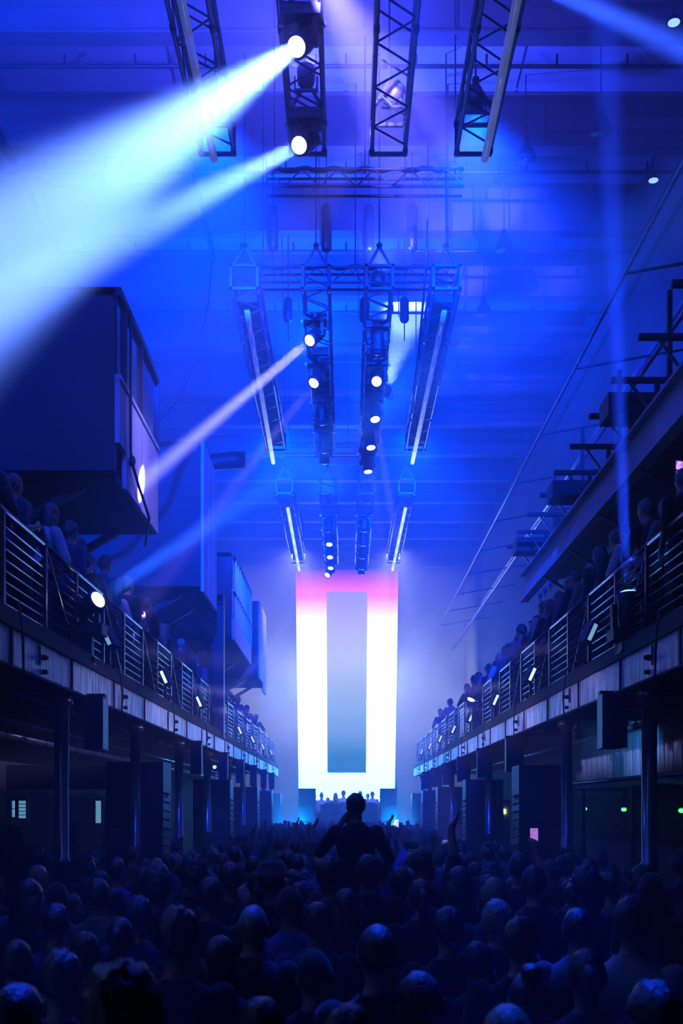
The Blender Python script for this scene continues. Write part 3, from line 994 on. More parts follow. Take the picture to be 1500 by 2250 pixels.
moving_head(P(712, 1000, 23.9), (-0.4, 23.8, 5), 'unlit black moving-head lamp at the stage end of the middle cabin-side truss')
moving_head(P(829, 832, 19.35), (0.3, 17.5, 8.5), 'lit lamp without visible beam on the middle gallery-side truss', lit='lens_warm')
moving_head(P(821, 905, 21.0), P(858, 1110, 20.4), 'lamp with a pale beam slanting down beside the gallery-side truss', lit='lens_hot', beams=[((0.2, 0.22, 1.0), 60000, 4, 0.7)])
moving_head(P(813, 967, 22.6), P(828, 1110, 22.3), 'lamp with a faint beam pointing straight down, gallery-side truss', lit='lens_hot', beams=[((0.2, 0.22, 1.0), 26000, 4, 0.8)])
moving_head(P(807, 1020, 24.1), P(815, 1120, 24.0), 'lit lamp at the stage end of the middle gallery-side truss', lit='lens_hot', beams=[((0.2, 0.22, 1.0), 6000, 5, 0.8)])
moving_head(on_truss(2, 17.8), (0.6, 17.5, 5), 'unlit black moving-head lamp at the crowd end of the gallery-side truss')
for k, (x, y) in enumerate(((-0.47, 29.4), (-0.47, 31.0), (-0.47, 32.6), (-0.47, 34.1))):
    moving_head((x, y, LZ), (x - 0.1 * k, y - 1.5, 6), 'small lit lamp on the cabin-side truss closest to the screen', 'lit lamps, screen-end cabin-side truss', lit='lens_warm' if k else None)
moving_head(P(725, 1256, 35.6), P(600, 1410, 34.0), 'end lamp with a pale beam crossing the glowing screen', lit='lens_hot', beams=[((0.3, 0.35, 1.0), 120000, 2.6, 0.6)])
for k, y in enumerate((29.4, 31.0, 32.6, 34.1)):
    moving_head((0.49, y, LZ), (0.49, y, 6), 'unlit black lamp on the gallery-side truss closest to the screen', 'unlit lamps, screen-end gallery-side truss')
moving_head(P(793, 1250, 35.5), (0.55, 35.2, 5), 'unlit end lamp in front of the pink screen head, gallery-side truss')
# blue lamps added out of view on the front trusses to rim the crowd
for k, y, t, e, ang in ((1, 8.6, (-1.0, 3.9, 1.7), 9500, 9), (2, 8.6, (0.2, 4.5, 1.75), 9500, 8), (1, 7.8, (-0.6, 5.9, 1.8), 5000, 9), (2, 7.8, (0.75, 3.9, 1.7), 9500, 9),
                        (2, 9.4, (1.1, 6.0, 1.8), 8000, 9), (1, 9.8 - 3.0, (-1.5, 6.8, 1.8), 3000, 9), (2, 7.0, (0.4, 15, 1.6), 3200, 26)):
    moving_head(on_truss(k, y), t, 'added blue lamp on a front truss aimed at the crowd', 'added blue lamps pointing down at the crowd', lit='lens_blue', beams=[(BLUE, e, ang, 1.0)])

# balcony lamps
BL1 = P(192, 1333, 12.0)
moving_head(BL1, P(480, 1140, 11.0), 'glaring blue-white lamp standing on the cabin-side balcony edge', lit='lens_hot', up=True, beams=[((0.02, 0.12, 1.0), 80000, 7, 0.8), ((0.01, 0.08, 1.0), 150, 150, 1.0)])
BL2 = Vector((2.86, 11.05, 4.32))
moving_head(BL2, BL2 + Vector((-0.25, 0.2, 8)), 'lamp standing on the gallery-side balcony edge shooting a beam straight up', lit='lens_blue', up=True, beams=[((0.01, 0.05, 1.0), 260000, 4.0, 0.8)])
BL3 = P(1042, 1523, 24.3)
moving_head(BL3, P(985, 1640, 24.0), 'small glaring lamp on the gallery-side balcony pointing down', lit='lens_hot', up=True, beams=[((0.01, 0.1, 1.0), 2500, 14, 0.8)])
for q, tz in ((BL1, 'a'), (BL2, 'b'), (BL3, 'c')):
    sx = 1 if q.x > 0 else -1
    r = tag(empty('lamp_pedestal', (q.x, q.y, DECK + 0.03)), {'a': 'small bracket under the glaring balcony lamp', 'b': 'black case under the balcony lamp that shoots straight up', 'c': 'bracket under the balcony lamp pointing down'}[tz], 'bracket')
    w = 0.06 if tz != 'b' else 0.09
    wbuild(MB().box((q.x - w, q.y - w, DECK + 0.03), (q.x + w, q.y + w, q.z - 0.33)).box((q.x - w - 0.02, q.y - w - 0.02, DECK + 0.031), (q.x + w + 0.02, q.y + w + 0.02, DECK + 0.06)), 'stand', 'black_plastic', r)

# LED floods along the balcony edges
emat('flood_face', (0.30, 0.62, 1.0), 0.75)
emat('flood_face_hot', (0.5, 0.75, 1.0), 2.2)
for sx, off, nm in ((-1, 12.9, 'cabin'), (1, 12.55, 'gallery')):
    for k in range(8):
        y = off + 4.05 * k
        x = sx * 2.82
        r = tag(empty('led_flood', (x, y, DECK + 0.14)), 'tilted LED flood with a pale face on the %s-side balcony edge' % nm, 'flood light', 'LED floods on the %s-side balcony edge' % nm)
        m = T(x, y, 4.33) @ Matrix.Rotation(-0.42 * sx * -1, 4, 'Y') @ Matrix.Rotation(0.15 * sx, 4, 'Z')
        wbuild(MB().box((-0.05, -0.03, -0.13), (0.05, 0.2, 0.13), m), 'housing', 'black_plastic', r)
        wbuild(MB().box((-0.022, -0.04, -0.1), (0.022, -0.03, 0.1), m), 'lit_face', 'flood_face' if k < 1 else 'flood_face_hot', r)
        if k < 4:
            spot(r, (x - sx * 0.1, y, 4.2), (-sx * 2.8, y + 0.6, 3.62), (0.42, 0.40, 1.0), 1700 if k else 550, 50, 0.9, squash=0.22)  # flat fan added to brighten the opposite balcony edge
        wbuild(MB().bar((x, y + 0.1, DECK + 0.14), (x, y + 0.1, 4.25), 0.04).bar((x - 0.08, y + 0.1, DECK + 0.145), (x + 0.08, y + 0.1, DECK + 0.145), 0.03), 'bracket', 'dark_steel', r)


# wash lamps, nearly all added to light haze and surfaces
def fill_and_spot_lamp(p, target, col, energy, angle, label, group=None, blend=1.0):
    p, target = Vector(p), Vector(target)
    d = (target - p).normalized()
    root = tag(empty('fill_and_spot_lamp', (p.x, p.y, p.z - 0.18)), label, 'stage lamp', group)
    wbuild(MB().bar((p.x - 0.13, p.y, p.z - 0.16), (p.x - 0.13, p.y, p.z), 0.02).bar((p.x + 0.13, p.y, p.z - 0.16), (p.x + 0.13, p.y, p.z), 0.02).bar((p.x - 0.14, p.y, p.z - 0.16), (p.x + 0.14, p.y, p.z - 0.16), 0.03), 'yoke', 'dark_steel', root)
    c = wbuild(MB().lathe([(0.06, -0.14), (0.1, -0.1), (0.11, 0.1)], p, d, 14), 'can', 'black_plastic', root, True)
    MB().lathe([(0.1, 0), (0.09, 0.012)], p + d * 0.09, d, 14).build('lens', 'lens_blue', c)
    spot(root, p + d * 0.14, target, col, energy, angle, blend, soft=0.1)


UP = TZ1 + 0.2
g = 'added blue wash lamps on top of the trusses'
lb = 'added blue wash lamp standing on top of a lamp truss'
for k, y, dx, dy, col, e in ((0, 8.5, -1.6, 1.5, BLUE, 1.5), (1, 12.6, 0.0, 1.5, (0.06, 0.06, 1), 0.5), (2, 17.5, 0.5, 0.0, (0.02, 0.045, 1), 0.5),
                             (1, 20.5, -0.8, 2.0, BLUE, 0.8), (2, 23.5, 1.0, 2.0, BLUE, 0.8), (1, 30.0, -0.5, 2, BLUE, 0.8)):
    p = Vector((XT[k], y, UP))
    fill_and_spot_lamp(p, p + Vector((dx, dy, 3)), col, FILL_W * e, 150, lb, g)  # uplights added to turn the roof haze blue
# wash towards the stage, added on the truss ends to brighten the haze
for k, y, t, e in ((0, 13.0, (-3.5, 24, 8.8), 2.5), (3, 13.0, (3.2, 24, 8.8), 2.2), (0, 24.0, (-1.5, 36, 7.8), 2.0), (3, 24.0, (1.5, 36, 7.8), 2.0)):
    p = Vector((XT[k], y, UP))
    fill_and_spot_lamp(p, t, BLUE, FILL_W * e, 80, 'added blue wash lamp on an LED-tube truss aimed stagewards', 'added stage-aimed wash lamps')
# unseen washes added at the rear of the front trusses for roof haze
for k, t, col, e in ((0, (-3.4, 10, 10.0), BLUE, 0.9), (1, (0.2, 12, 10.6), (0.07, 0.065, 1.0), 0.35), (3, (2.8, 11, 10.4), BLUE, 0.25)):
    p = Vector((XT[k], 4.9, UP))
    fill_and_spot_lamp(p, t, col, FILL_W * e, 90, 'added blue lamp at the rear end of a front truss', 'added rear wash lamps')
# white fill lamps added to pale the haze over the stage
for x, t in ((XT[0], (-2.8, 46, 5.5)), (XT[3], (2.8, 46, 5.5))):
    p = Vector((x, 35.0, UP))
    fill_and_spot_lamp(p, t, (0.8, 0.85, 1.0), 5000, 85, 'added white lamp on the screen-end truss aimed at the stage', 'added stage back-light wash lamps')
# white floods added out of sight behind the screen, paling the end wall
for x, z in ((-1.2, 8.0), (1.2, 8.0)):
    p = Vector((x, 46.85, z))
    fill_and_spot_lamp(p, (x * 3.0, 51, z - 0.4), (0.85, 0.9, 1.0), 6500, 150, 'added white flood on a tower behind the screen, facing the end wall', 'added floods behind the screen')
# lamps added to brighten the cabin flanks
for y, t, e in ((12.9, (-2.8, 15.2, 7.2), 10000), (23.9, (-2.8, 28.5, 7.5), 3500)):
    p = Vector((XT[2] + 0.05, y, UP))
    fill_and_spot_lamp(p, t, (0.22, 0.2, 1.0), e * 0.8, 30, 'added lilac wash lamp aimed at the flank of a control cabin', 'added wash lamps aimed at the cabins')
# ceiling spot
p = Vector((XT[2] + 0.3, 22.2, UP))
fill_and_spot_lamp(p, (1.39, 25.35, 13.8), (0.55, 0.95, 1.0), 16000, 16, 'lamp lighting a bright patch on the ceiling', blend=0.6)
# cyan floods added low at the stage front to tint the haze
for x in (-2.2, 2.2):
    p = Vector((x, 42.35, 1.25))
    fill_and_spot_lamp(p, (x * 0.6, 45.5, 3.0), (0.0, 0.30, 1.0), 5000, 150, 'added cyan flood on the stage front lighting the haze', 'added cyan floods at the stage front')

# small lamps added below the balconies to pick out curtain and pipes
for x, y, t, e, lab in ((3.4, 16.0, (4.7, 17.5, 3.2), 160, 'small added lamp lighting the strip curtain below the balcony'), (-3.6, 30.0, (-4.3, 14.0, 3.25), 300, 'small added lamp lighting the pipes below the cabin-side balcony'),
                        (3.5, 32.0, (4.2, 12.0, 3.45), 200, 'small added lamp lighting the pipe below the gallery-side balcony')):
    r = tag(empty('added_lamp', (x, y, 3.4)), lab, 'lamp')
    d = (Vector(t) - Vector((x, y, 3.4))).normalized()
    wbuild(MB().box((x - 0.02, y - 0.02, 3.4), (x + 0.02, y + 0.02, DECK - 0.06)), 'stem', 'dark_steel', r)
    c = wbuild(MB().lathe([(0.03, -0.08), (0.06, -0.05), (0.07, 0.06)], (x, y, 3.38), d, 12), 'shade', 'black_plastic', r, True)
    MB().lathe([(0.06, 0.05), (0.05, 0.062)], (x, y, 3.38), d, 12).build('lens', 'lens_blue', c)
    spot(r, Vector((x, y, 3.38)) + d * 0.1, t, (0.06, 0.36, 1.0), e, 90 if y < 20 else 12, 1.0, squash=0.5 if y < 20 else 1.0)

# roof lamps and pendants
emat('roof_lamp_glow', (0.3, 0.55, 1.0), 2)
for q in (P(1435, 396, 18.5), P(1480, 49, 14.8)):
    r = tag(empty('roof_lamp', q), 'small lit roof lamp under a beam by the gallery wall', 'lamp', 'lit roof lamps')
    wbuild(MB().lathe([(0.09, 0), (0.09, 0.04), (0.04, 0.1)], q, n=14), 'housing', 'dark_steel', r)
    wbuild(MB().lathe([(0.08, -0.01), (0.08, 0)], q, n=14), 'diffuser', 'roof_lamp_glow', r)
    wbuild(MB().cyl(q + Vector((0, 0, 0.1)), (q.x, q.y, ZC), 0.012, n=6), 'stem', 'dark_steel', r)
for q in (P(1155, 352, 17.2), P(1062, 690, 22.2), P(1107, 548, 19.8), P(1320, 290, 16.0)):
    r = tag(empty('pendant_lamp', q), 'unlit bell-shaped pendant lamp hung from the roof', 'lamp', 'unlit pendant lamps')
    wbuild(MB().lathe([(0.16, 0), (0.165, 0.02), (0.12, 0.14), (0.06, 0.24), (0.05, 0.34), (0.03, 0.36)], q, n=16), 'shade', 'dark_steel', r, True)
    wbuild(MB().cyl(q + Vector((0, 0, 0.34)), (q.x, q.y, ZC), 0.01, n=6), 'cord', 'rubber', r)
    wbuild(MB().ell(q + Vector((0, 0, 0.03)), (0.06, 0.06, 0.07)), 'bulb', 'glass_dark', r)

# air duct elbow beside the plank cabin
du = tag(empty('air_duct', (-3.3, 24.4, 7.06)), 'dark air duct elbow jutting out beside the plank cabin', 'duct')
wbuild(MB().path([(-3.3, 24.4, 9.4), (-3.22, 24.4, 9.78), (-2.95, 24.4, 10.0), (-2.55, 24.4, 10.04), (-2.25, 24.4, 10.04)], 0.19, 14), 'elbow', 'dark_steel', du, True)
wbuild(MB().cyl((-3.3, 24.4, 7.06), (-3.3, 24.4, 9.45), 0.19, n=14), 'riser', 'dark_steel', du, True)
# unlit bulbs on the gallery deck
for k in range(10):
    y = 19.2 + 0.62 * k
    r = tag(empty('festoon_bulb', (4.4, y, 6.95)), 'unlit round bulb on a short stem on the gallery deck', 'bulb', 'festoon bulbs on the gallery deck')
    wbuild(MB().cyl((4.4, y, 6.95), (4.4, y, 7.03), 0.02, n=8), 'stem', 'dark_steel', r)
    wbuild(MB().ell((4.4, y, 7.09), (0.06, 0.06, 0.075)), 'globe', 'glass_dark', r, True)


# ------------------------------------------------------------------ smoke puffs drifting beside the screen
vm = bpy.data.materials.new('smoke')
vm.use_nodes = True
vn = vm.node_tree
vn.nodes.remove(vn.nodes['Principled BSDF'])
vsn = vn.nodes.new('ShaderNodeVolumeScatter')
vsn.inputs['Density'].default_value = 0.3
vn.links.new(vsn.outputs[0], vn.nodes['Material Output'].inputs['Volume'])
MATS['smoke'] = vm
RS = random.Random(5)
for (x, y, d, w, h, n, lab) in ((612, 1515, 44.5, 1.1, 1.9, 9, 'bright smoke puff beside the cabin-side edge of the screen'), (925, 1420, 44.5, 1.3, 2.6, 10, 'faint smoke puff beside the gallery-side edge of the screen')):
    c = P(x, y, d)
    m = MB()
    for k in range(n):
        t = k / (n - 1) - 0.5
        m.ell(c + Vector((t * w * 0.9 + RS.uniform(-0.25, 0.25), RS.uniform(-0.3, 0.3), t * h * 0.9 + RS.uniform(-0.3, 0.3))), (RS.uniform(0.3, 0.55), RS.uniform(0.3, 0.5), RS.uniform(0.35, 0.65)))
    me = m.mesh('smoke', vm)
    o = bpy.data.objects.new('smoke', me)
    COL.objects.link(o)
    r = o.modifiers.new('r', 'REMESH')
    r.mode = 'VOXEL'
    r.voxel_size = 0.09
    sm = o.modifiers.new('s', 'SMOOTH')
    sm.factor, sm.iterations = 0.6, 6
    me2 = bpy.data.meshes.new_from_object(o.evaluated_get(bpy.context.evaluated_depsgraph_get()))
    bpy.data.objects.remove(o)
    me2.materials.clear()
    me2.materials.append(vm)
    o = put('smoke_puff', me2)
    o['label'], o['category'], o['kind'] = lab, 'smoke', 'stuff'

# ------------------------------------------------------------------ people
HC = Vector((0, 0.015, 1.645))


class Body:
    def __init__(s):
        s.mb = MB()
        s.seg = []          # (p0, p1, r, tag)
        s.M = Matrix.Identity(4)

    def cap(s, p0, p1, r0, r1, tag=None, n=10):
        p0, p1 = s.M @ Vector(p0), s.M @ Vector(p1)
        L = (p1 - p0).length
        pr = [(r0 * math.sin(a), -r0 * math.cos(a)) for a in (0.05, 0.5, 1.0, 1.57)]
        pr += [(r1 * math.cos(a), L + r1 * math.sin(a)) for a in (0.0, 0.5, 1.0, 1.52)]
        s.mb.lathe(pr, p0, p1 - p0, n)
        if tag is not None:
            s.seg.append((p0, p1, (r0 + r1) / 2, tag))

    def ell(s, c, r, tag=None):
        s.mb.ell(s.M @ Vector(c), r, s.M.to_3x3(), 14, 10)
        if tag is not None:
            c = s.M @ Vector(c)
            s.seg.append((c, c + Vector((0, 0, 0.001)), min(r), tag))

    def rings(s, rr, n=18):
        vs, fs = [], []
        for z, rx, ry, yc in rr:
            for i in range(n):
                a = 2 * PI * i / n
                c, q = math.cos(a), math.sin(a)
                k = 1.0 / (abs(c) ** 2.6 + abs(q) ** 2.6) ** (1 / 2.6)
                vs.append(s.M @ Vector((rx * c * k, yc + ry * q * k, z)))
        for j in range(len(rr) - 1):
            for i in range(n):
                k = (i + 1) % n
                fs.append((j * n + i, j * n + k, (j + 1) * n + k, (j + 1) * n + i))
        fs.append(tuple(range(n - 1, -1, -1)))
        k = (len(rr) - 1) * n
        fs.append(tuple(range(k, k + n)))
        s.mb.add(vs, fs)

    def hand(s, w, d, nrm, side, curl=0.3, spread=0.10):
        """w wrist, d direction of the fingers, nrm palm normal, side = +1 thumb towards nrm x d"""
        w, d, nrm = Vector(w), Vector(d).normalized(), Vector(nrm).normalized()
        t = nrm.cross(d).normalized() * side
        nrm = d.cross(t).normalized() * side
        s.cap(w, w + d * 0.03, 0.027, 0.03, 2)
        for k in range(4):
            o = (1.5 - k) * 0.021
            b0 = w + d * 0.03 + t * o * 0.7
            b1 = w + d * 0.085 + t * o
            s.cap(b0, b1, 0.016, 0.0125, 2, 8)
            ln = (0.072, 0.08, 0.075, 0.058)[k]
            dd = (d + t * spread * (1.5 - k)).normalized()
            m1 = b1 + (dd * math.cos(curl * 0.6) + nrm * math.sin(curl * 0.6)) * ln * 0.5
            m2 = m1 + (dd * math.cos(curl * 1.8) + nrm * math.sin(curl * 1.8)) * ln * 0.5
            s.cap(b1, m1, 0.0098, 0.009, 2, 8)
            s.cap(m1, m2, 0.009, 0.0075, 2, 8)
        th0 = w + d * 0.025 + t * 0.028
        th1 = th0 + (d * 0.6 + t * 0.75 + nrm * 0.25).normalized() * 0.042
        th2 = th1 + (d * 0.9 + t * 0.2 + nrm * 0.4).normalized() * 0.034
        s.cap(th0, th1, 0.015, 0.011, 2, 8)
        s.cap(th1, th2, 0.011, 0.009, 2, 8)

    def finish(s, name, voxel, zcut=None):
        me = s.mb.mesh('tmp', 'skin')
        o = bpy.data.objects.new('tmp', me)
        COL.objects.link(o)
        r = o.modifiers.new('r', 'REMESH')
        r.mode = 'VOXEL'
        r.voxel_size = voxel
        r.use_smooth_shade = True
        sm = o.modifiers.new('s', 'SMOOTH')
        sm.factor = 0.5
        sm.iterations = 3
        dg = bpy.context.evaluated_depsgraph_get()
        out = bpy.data.meshes.new_from_object(o.evaluated_get(dg))
        out.name = name
        bpy.data.objects.remove(o)
        bpy.data.meshes.remove(me)
        return out


def face_tags(me, segs):
    n = len(me.polygons)
    c = np.empty(n * 3)
    me.polygons.foreach_get('center', c)
    c = c.reshape(n, 3)
    best = np.full(n, 1e9)
    tg = np.zeros(n, int)
    for p0, p1, r, t in segs:
        a, b = np.array(p0), np.array(p1)
        ab = b - a
        u = np.clip(((c - a) @ ab) / max(ab @ ab, 1e-9), 0, 1)
        d = np.linalg.norm(c - (a + u[:, None] * ab), axis=1) - r
        m = d < best
        best[m] = d[m]
        tg[m] = t
    return tg


def submesh(me, mask, off, name, mat):
    """copy of the masked faces pushed out along the normals"""
    nv = len(me.vertices)
    co = np.empty(nv * 3)
    me.vertices.foreach_get('co', co)
    no = np.empty(nv * 3)
    me.vertices.foreach_get('normal', no)
    co = co.reshape(-1, 3) + no.reshape(-1, 3) * off
    polys = [tuple(p.vertices) for p, k in zip(me.polygons, mask) if k]
    used = sorted({i for p in polys for i in p})
    idx = {v: k for k, v in enumerate(used)}
    out = bpy.data.meshes.new(name)
    out.from_pydata([tuple(co[i]) for i in used], [], [tuple(idx[i] for i in p) for p in polys])
    out.materials.append(MATS[mat])
    out.polygons.foreach_set('use_smooth', [True] * len(out.polygons))
    out.update()
    return out


# tags: 1 shirt, 2 skin, 3 trousers
def make_body(pose, voxel=0.0115):
    b = Body()
    lean = {'lean': 0.30, 'reach': 0.55, 'dance': 0.12}.get(pose, 0.03)
    hip = Vector((0, 0, 0.95))
    Mu = T(hip) @ Matrix.Rotation(-lean, 4, 'X') @ T(-hip)
    sit = pose == 'ride'
    # legs
    for s in (-1, 1):
        if sit:
            b.cap((s * 0.10, 0.0, 0.90), (s * 0.17, 0.40, 0.86), 0.088, 0.06, 3)
            b.cap((s * 0.17, 0.40, 0.86), (s * 0.13, 0.44, 0.46), 0.056, 0.036, 3)
            b.cap((s * 0.13, 0.43, 0.42), (s * 0.13, 0.58, 0.36), 0.042, 0.034, 3)
        else:
            b.cap((s * 0.09, 0, 0.90), (s * 0.105, 0.015, 0.49), 0.088, 0.057, 3)
            b.cap((s * 0.105, 0.015, 0.49), (s * 0.105, -0.02, 0.09), 0.054, 0.036, 3)
            b.cap((s * 0.105, -0.035, 0.045), (s * 0.12, 0.14, 0.036), 0.043, 0.034, 3)
    b.cap((-0.06, 0, 0.92), (0.06, 0, 0.92), 0.115, 0.115, 3)
    b.M = Mu
    b.rings([(0.86, 0.15, 0.10, 0), (0.93, 0.168, 0.112, 0), (1.03, 0.152, 0.105, 0), (1.13, 0.146, 0.102, 0), (1.26, 0.168, 0.116, 0.008), (1.36, 0.18, 0.112, 0.0),
             (1.425, 0.145, 0.09, -0.005), (1.46, 0.09, 0.072, -0.01), (1.50, 0.058, 0.06, -0.008)])
    b.seg += [(Mu @ Vector((0, 0, 1.0)), Mu @ Vector((0, 0, 1.36)), 0.13, 1), (Mu @ Vector((-0.13, 0, 1.40)), Mu @ Vector((0.13, 0, 1.40)), 0.075, 1)]
    b.cap((0, -0.012, 1.45), (0, 0.012, 1.57), 0.056, 0.054, 2)
    # head, with the neck turning it back up when leaning
    Hl = Mu @ T(0, 0, 1.52) @ Matrix.Rotation(lean * 0.75, 4, 'X') @ T(0, 0, -1.52)
    if sit:
        Hl = Hl @ T(0, 0, 1.6) @ Matrix.Rotation(0.5, 4, 'Z') @ T(0, 0, -1.6)
    b.M = Hl
    b.ell(HC, (0.077, 0.097, 0.108), 2)
    b.ell((0, 0.042, 1.59), (0.056, 0.066, 0.068), 2)
    b.ell((0, 0.085, 1.548), (0.026, 0.022, 0.02))
    b.cap((0, 0.104, 1.655), (0, 0.121, 1.622), 0.010, 0.0145)
    b.ell((0, 0.098, 1.678), (0.05, 0.016, 0.011))
    b.ell((0, 0.103, 1.585), (0.025, 0.011, 0.010))
    for s in (-1, 1):
        b.ell((s * 0.079, 0.008, 1.632), (0.012, 0.023, 0.033))
        b.ell((s * 0.036, 0.09, 1.625), (0.022, 0.016, 0.016))
        b.ell((s * 0.032, 0.094, 1.652), (0.013, 0.011, 0.010))
    b.M = Mu
    SH = {s: Vector((s * 0.185, -0.005, 1.405)) for s in (-1, 1)}

    def arm(s, el, wr, hd, nrm, curl=0.35, spread=0.08, side=None, world=False):
        M = b.M
        sh = SH[s]
        if world:                       # elbow and hand are given in the standing frame
            sh = Mu @ sh
            b.M = Matrix.Identity(4)
        b.cap(sh, el, 0.057, 0.044, 1)
        e2 = Vector(el).lerp(Vector(wr), 0.12)
        b.cap(el, wr, 0.043, 0.028)
        b.seg.append((b.M @ e2, b.M @ Vector(wr), 0.036, 2))
        b.hand(Vector(wr), hd, nrm, side if side is not None else s, curl, spread)
        b.M = M

    if pose in ('stand', 'low'):
        for s in (-1, 1):
            arm(s, (s * 0.228, -0.04, 1.13), (s * 0.225, 0.04, 0.89), (s * -0.05, 0.15, -1), (-s, 0, 0))
    elif pose == 'dance':
        arm(1, (0.235, 0.0, 1.15), (0.17, 0.20, 1.24), (-0.3, 0.6, 0.5), (-1, 0, 0.2), 0.9)
        arm(-1, (-0.24, -0.02, 1.15), (-0.21, 0.19, 1.08), (0.2, 0.9, 0.1), (0.7, 0, -0.6), 0.6)
    elif pose == 'raise':
        arm(1, (0.245, 0.03, 1.67), (0.225, 0.07, 1.92), (0.45, 0.12, 0.75), (-0.8, 0.1, 0.55), 0.25, 0.16)
        arm(-1, (-0.245, -0.04, 1.13), (-0.25, 0.04, 0.89), (0.05, 0.15, -1), (1, 0, 0))
    elif pose == 'cheer':
        arm(1, (0.29, 0.03, 1.64), (0.30, 0.08, 1.90), (0.1, 0.1, 1), (0, 1, 0), 0.35, 0.2)
        arm(-1, (-0.29, 0.03, 1.62), (-0.33, 0.10, 1.86), (-0.2, 0.1, 1), (0, 1, 0), 0.3, 0.2)
    elif pose == 'phone':
        arm(1, (0.25, 0.20, 1.52), (0.17, 0.33, 1.76), (-0.1, 0.12, 1), (-0.4, 0.9, 0), 0.75, 0.05)
        arm(-1, (-0.245, -0.04, 1.13), (-0.25, 0.04, 0.89), (0.05, 0.15, -1), (1, 0, 0))
    elif pose == 'lean':
        for s in (-1, 1):
            arm(s, (s * 0.27, 0.20, 1.10), (s * 0.06, 0.38, 1.055), (-s, 0.25, -0.02), (0, 0, -1), 0.4, world=True)
    elif pose == 'reach':
        arm(1, (0.25, 0.42, 1.14), (0.16, 0.66, 1.12), (-0.4, 0.9, 0.0), (-1, 0, 0), 0.5, world=True)
        arm(-1, (-0.25, 0.36, 1.10), (-0.08, 0.60, 1.10), (0.5, 0.8, 0.0), (1, 0, 0), 0.5, world=True)
    elif pose == 'ride':
        arm(-1, (-0.33, 0.06, 1.22), (-0.13, 0.16, 1.50), (0.62, 0.0, 0.6), (0.5, -0.5, 0.2), 0.9)
        arm(1, (0.30, -0.03, 1.16), (0.24, 0.20, 0.99), (-0.5, 0.8, -0.2), (-0.6, 0, -0.6), 0.5)
    low = pose == 'low'
    me = b.finish('person', 0.05 if low else voxel)
    if low:
        return me, None, Hl
    tg = face_tags(me, b.seg)
    me.materials.clear()
    for m in ('skin', 'trousers', 'eye'):
        me.materials.append(MATS[m])
    mi = np.where(tg == 3, 1, 0)
    n = len(me.polygons)
    c = np.empty(n * 3)
    me.polygons.foreach_get('center', c)
    c = c.reshape(n, 3)
    for s in (-1, 1):
        e = np.array(Hl @ Vector((s * 0.032, 0.103, 1.652)))
        mi[np.linalg.norm(c - e, axis=1) < 0.0125] = 2
    me.polygons.foreach_set('material_index', mi.astype(np.int32))
    sh = submesh(me, tg == 1, 0.011, 'shirt', 'shirt')
    return me, sh, Hl


POSES = {}
for pz, vx in (('stand', 0.0115), ('dance', 0.0115), ('raise', 0.0095), ('cheer', 0.0105), ('phone', 0.0100), ('lean', 0.0115), ('reach', 0.0110), ('ride', 0.0095)):
    POSES[pz] = make_body(pz, vx)


def hair_shell(k_top, seed, lift=0.0, back=-0.075, front=0.045, rough=0.03, nu=30, nv=20):
    m = MB()
    rad = (0.077, 0.097, 0.108)
    for j in range(nv + 1):
        th = PI * j / nv
        for i in range(nu):
            a = 2 * PI * i / nu
            d = Vector((math.sin(th) * math.cos(a), math.sin(th) * math.sin(a), math.cos(th)))
            z = d.z * rad[2]
            t = d.y
            thr = front + (front + 0.02) * (t - 1) if t > 0 else -0.02 + (back + 0.02) * (-t)
            w = min(1, max(0, (z - thr) / 0.03 + 0.5))
            w = w * w * (3 - 2 * w)
            nz = noise.noise(d * 3.2 + Vector((seed, 0, 0))) * rough * 1.6 + noise.noise(d * 9 + Vector((seed, 3, 0))) * rough
            r = 0.88 + w * (k_top - 0.88 + nz)
            m.v.append((d.x * rad[0] * r, d.y * rad[1] * r - 0.006 * w, d.z * rad[2] * r + lift * w))
    for j in range(nv):
        for i in range(nu):
            k = (i + 1) % nu
            m.f.append((j * nu + i, (j + 1) * nu + i, (j + 1) * nu + k, j * nu + k))
    return m


def ring_stack(m, rr, n=16, seed=0, rough=0.0):
    vs, fs = [], []
    for j, (z, rx, ry, yc) in enumerate(rr):
        for i in range(n):
            a = 2 * PI * i / n
            k = 1 + rough * math.sin(5 * a + seed) + rough * math.sin(9 * a + j * 0.4)
            vs.append((rx * k * math.cos(a), yc + ry * k * math.sin(a), z))
    for j in range(len(rr) - 1):
        for i in range(n):
            k = (i + 1) % n
            fs.append((j * n + i, (j + 1) * n + i, (j + 1) * n + k, j * n + k))
    fs.append(tuple(range(n)))
    k = (len(rr) - 1) * n
    fs.append(tuple(range(k + n - 1, k - 1, -1)))
    m.add(vs, fs)
    return m


HAIR = {}
HAIR['short'] = [('hair', hair_shell(1.11, 1.0, rough=0.05).mesh('hair', 'hair', True))]
HAIR['cropped'] = [('hair', hair_shell(1.055, 2.0, rough=0.01).mesh('hair', 'hair', True))]
HAIR['messy'] = [('hair', hair_shell(1.20, 3.0, 0.012, rough=0.09).mesh('hair', 'hair', True))]
HAIR['curly'] = [('hair', hair_shell(1.42, 4.0, 0.02, -0.10, 0.03, rough=0.13, nu=40, nv=28).mesh('hair', 'hair', True))]
HAIR['long'] = [('hair', ring_stack(hair_shell(1.14, 5.0, 0.004, -0.12), [(0.02, 0.088, 0.05, -0.055), (-0.08, 0.10, 0.055, -0.055), (-0.18, 0.105, 0.05, -0.065), (-0.28, 0.095, 0.04, -0.085), (-0.36, 0.06, 0.025, -0.095)], seed=1, rough=0.04).mesh('hair', 'hair', True))]
HAIR['bun'] = [('hair', hair_shell(1.08, 6.0).ell((0, -0.055, 0.115), (0.045, 0.045, 0.04)).mesh('hair', 'hair', True))]
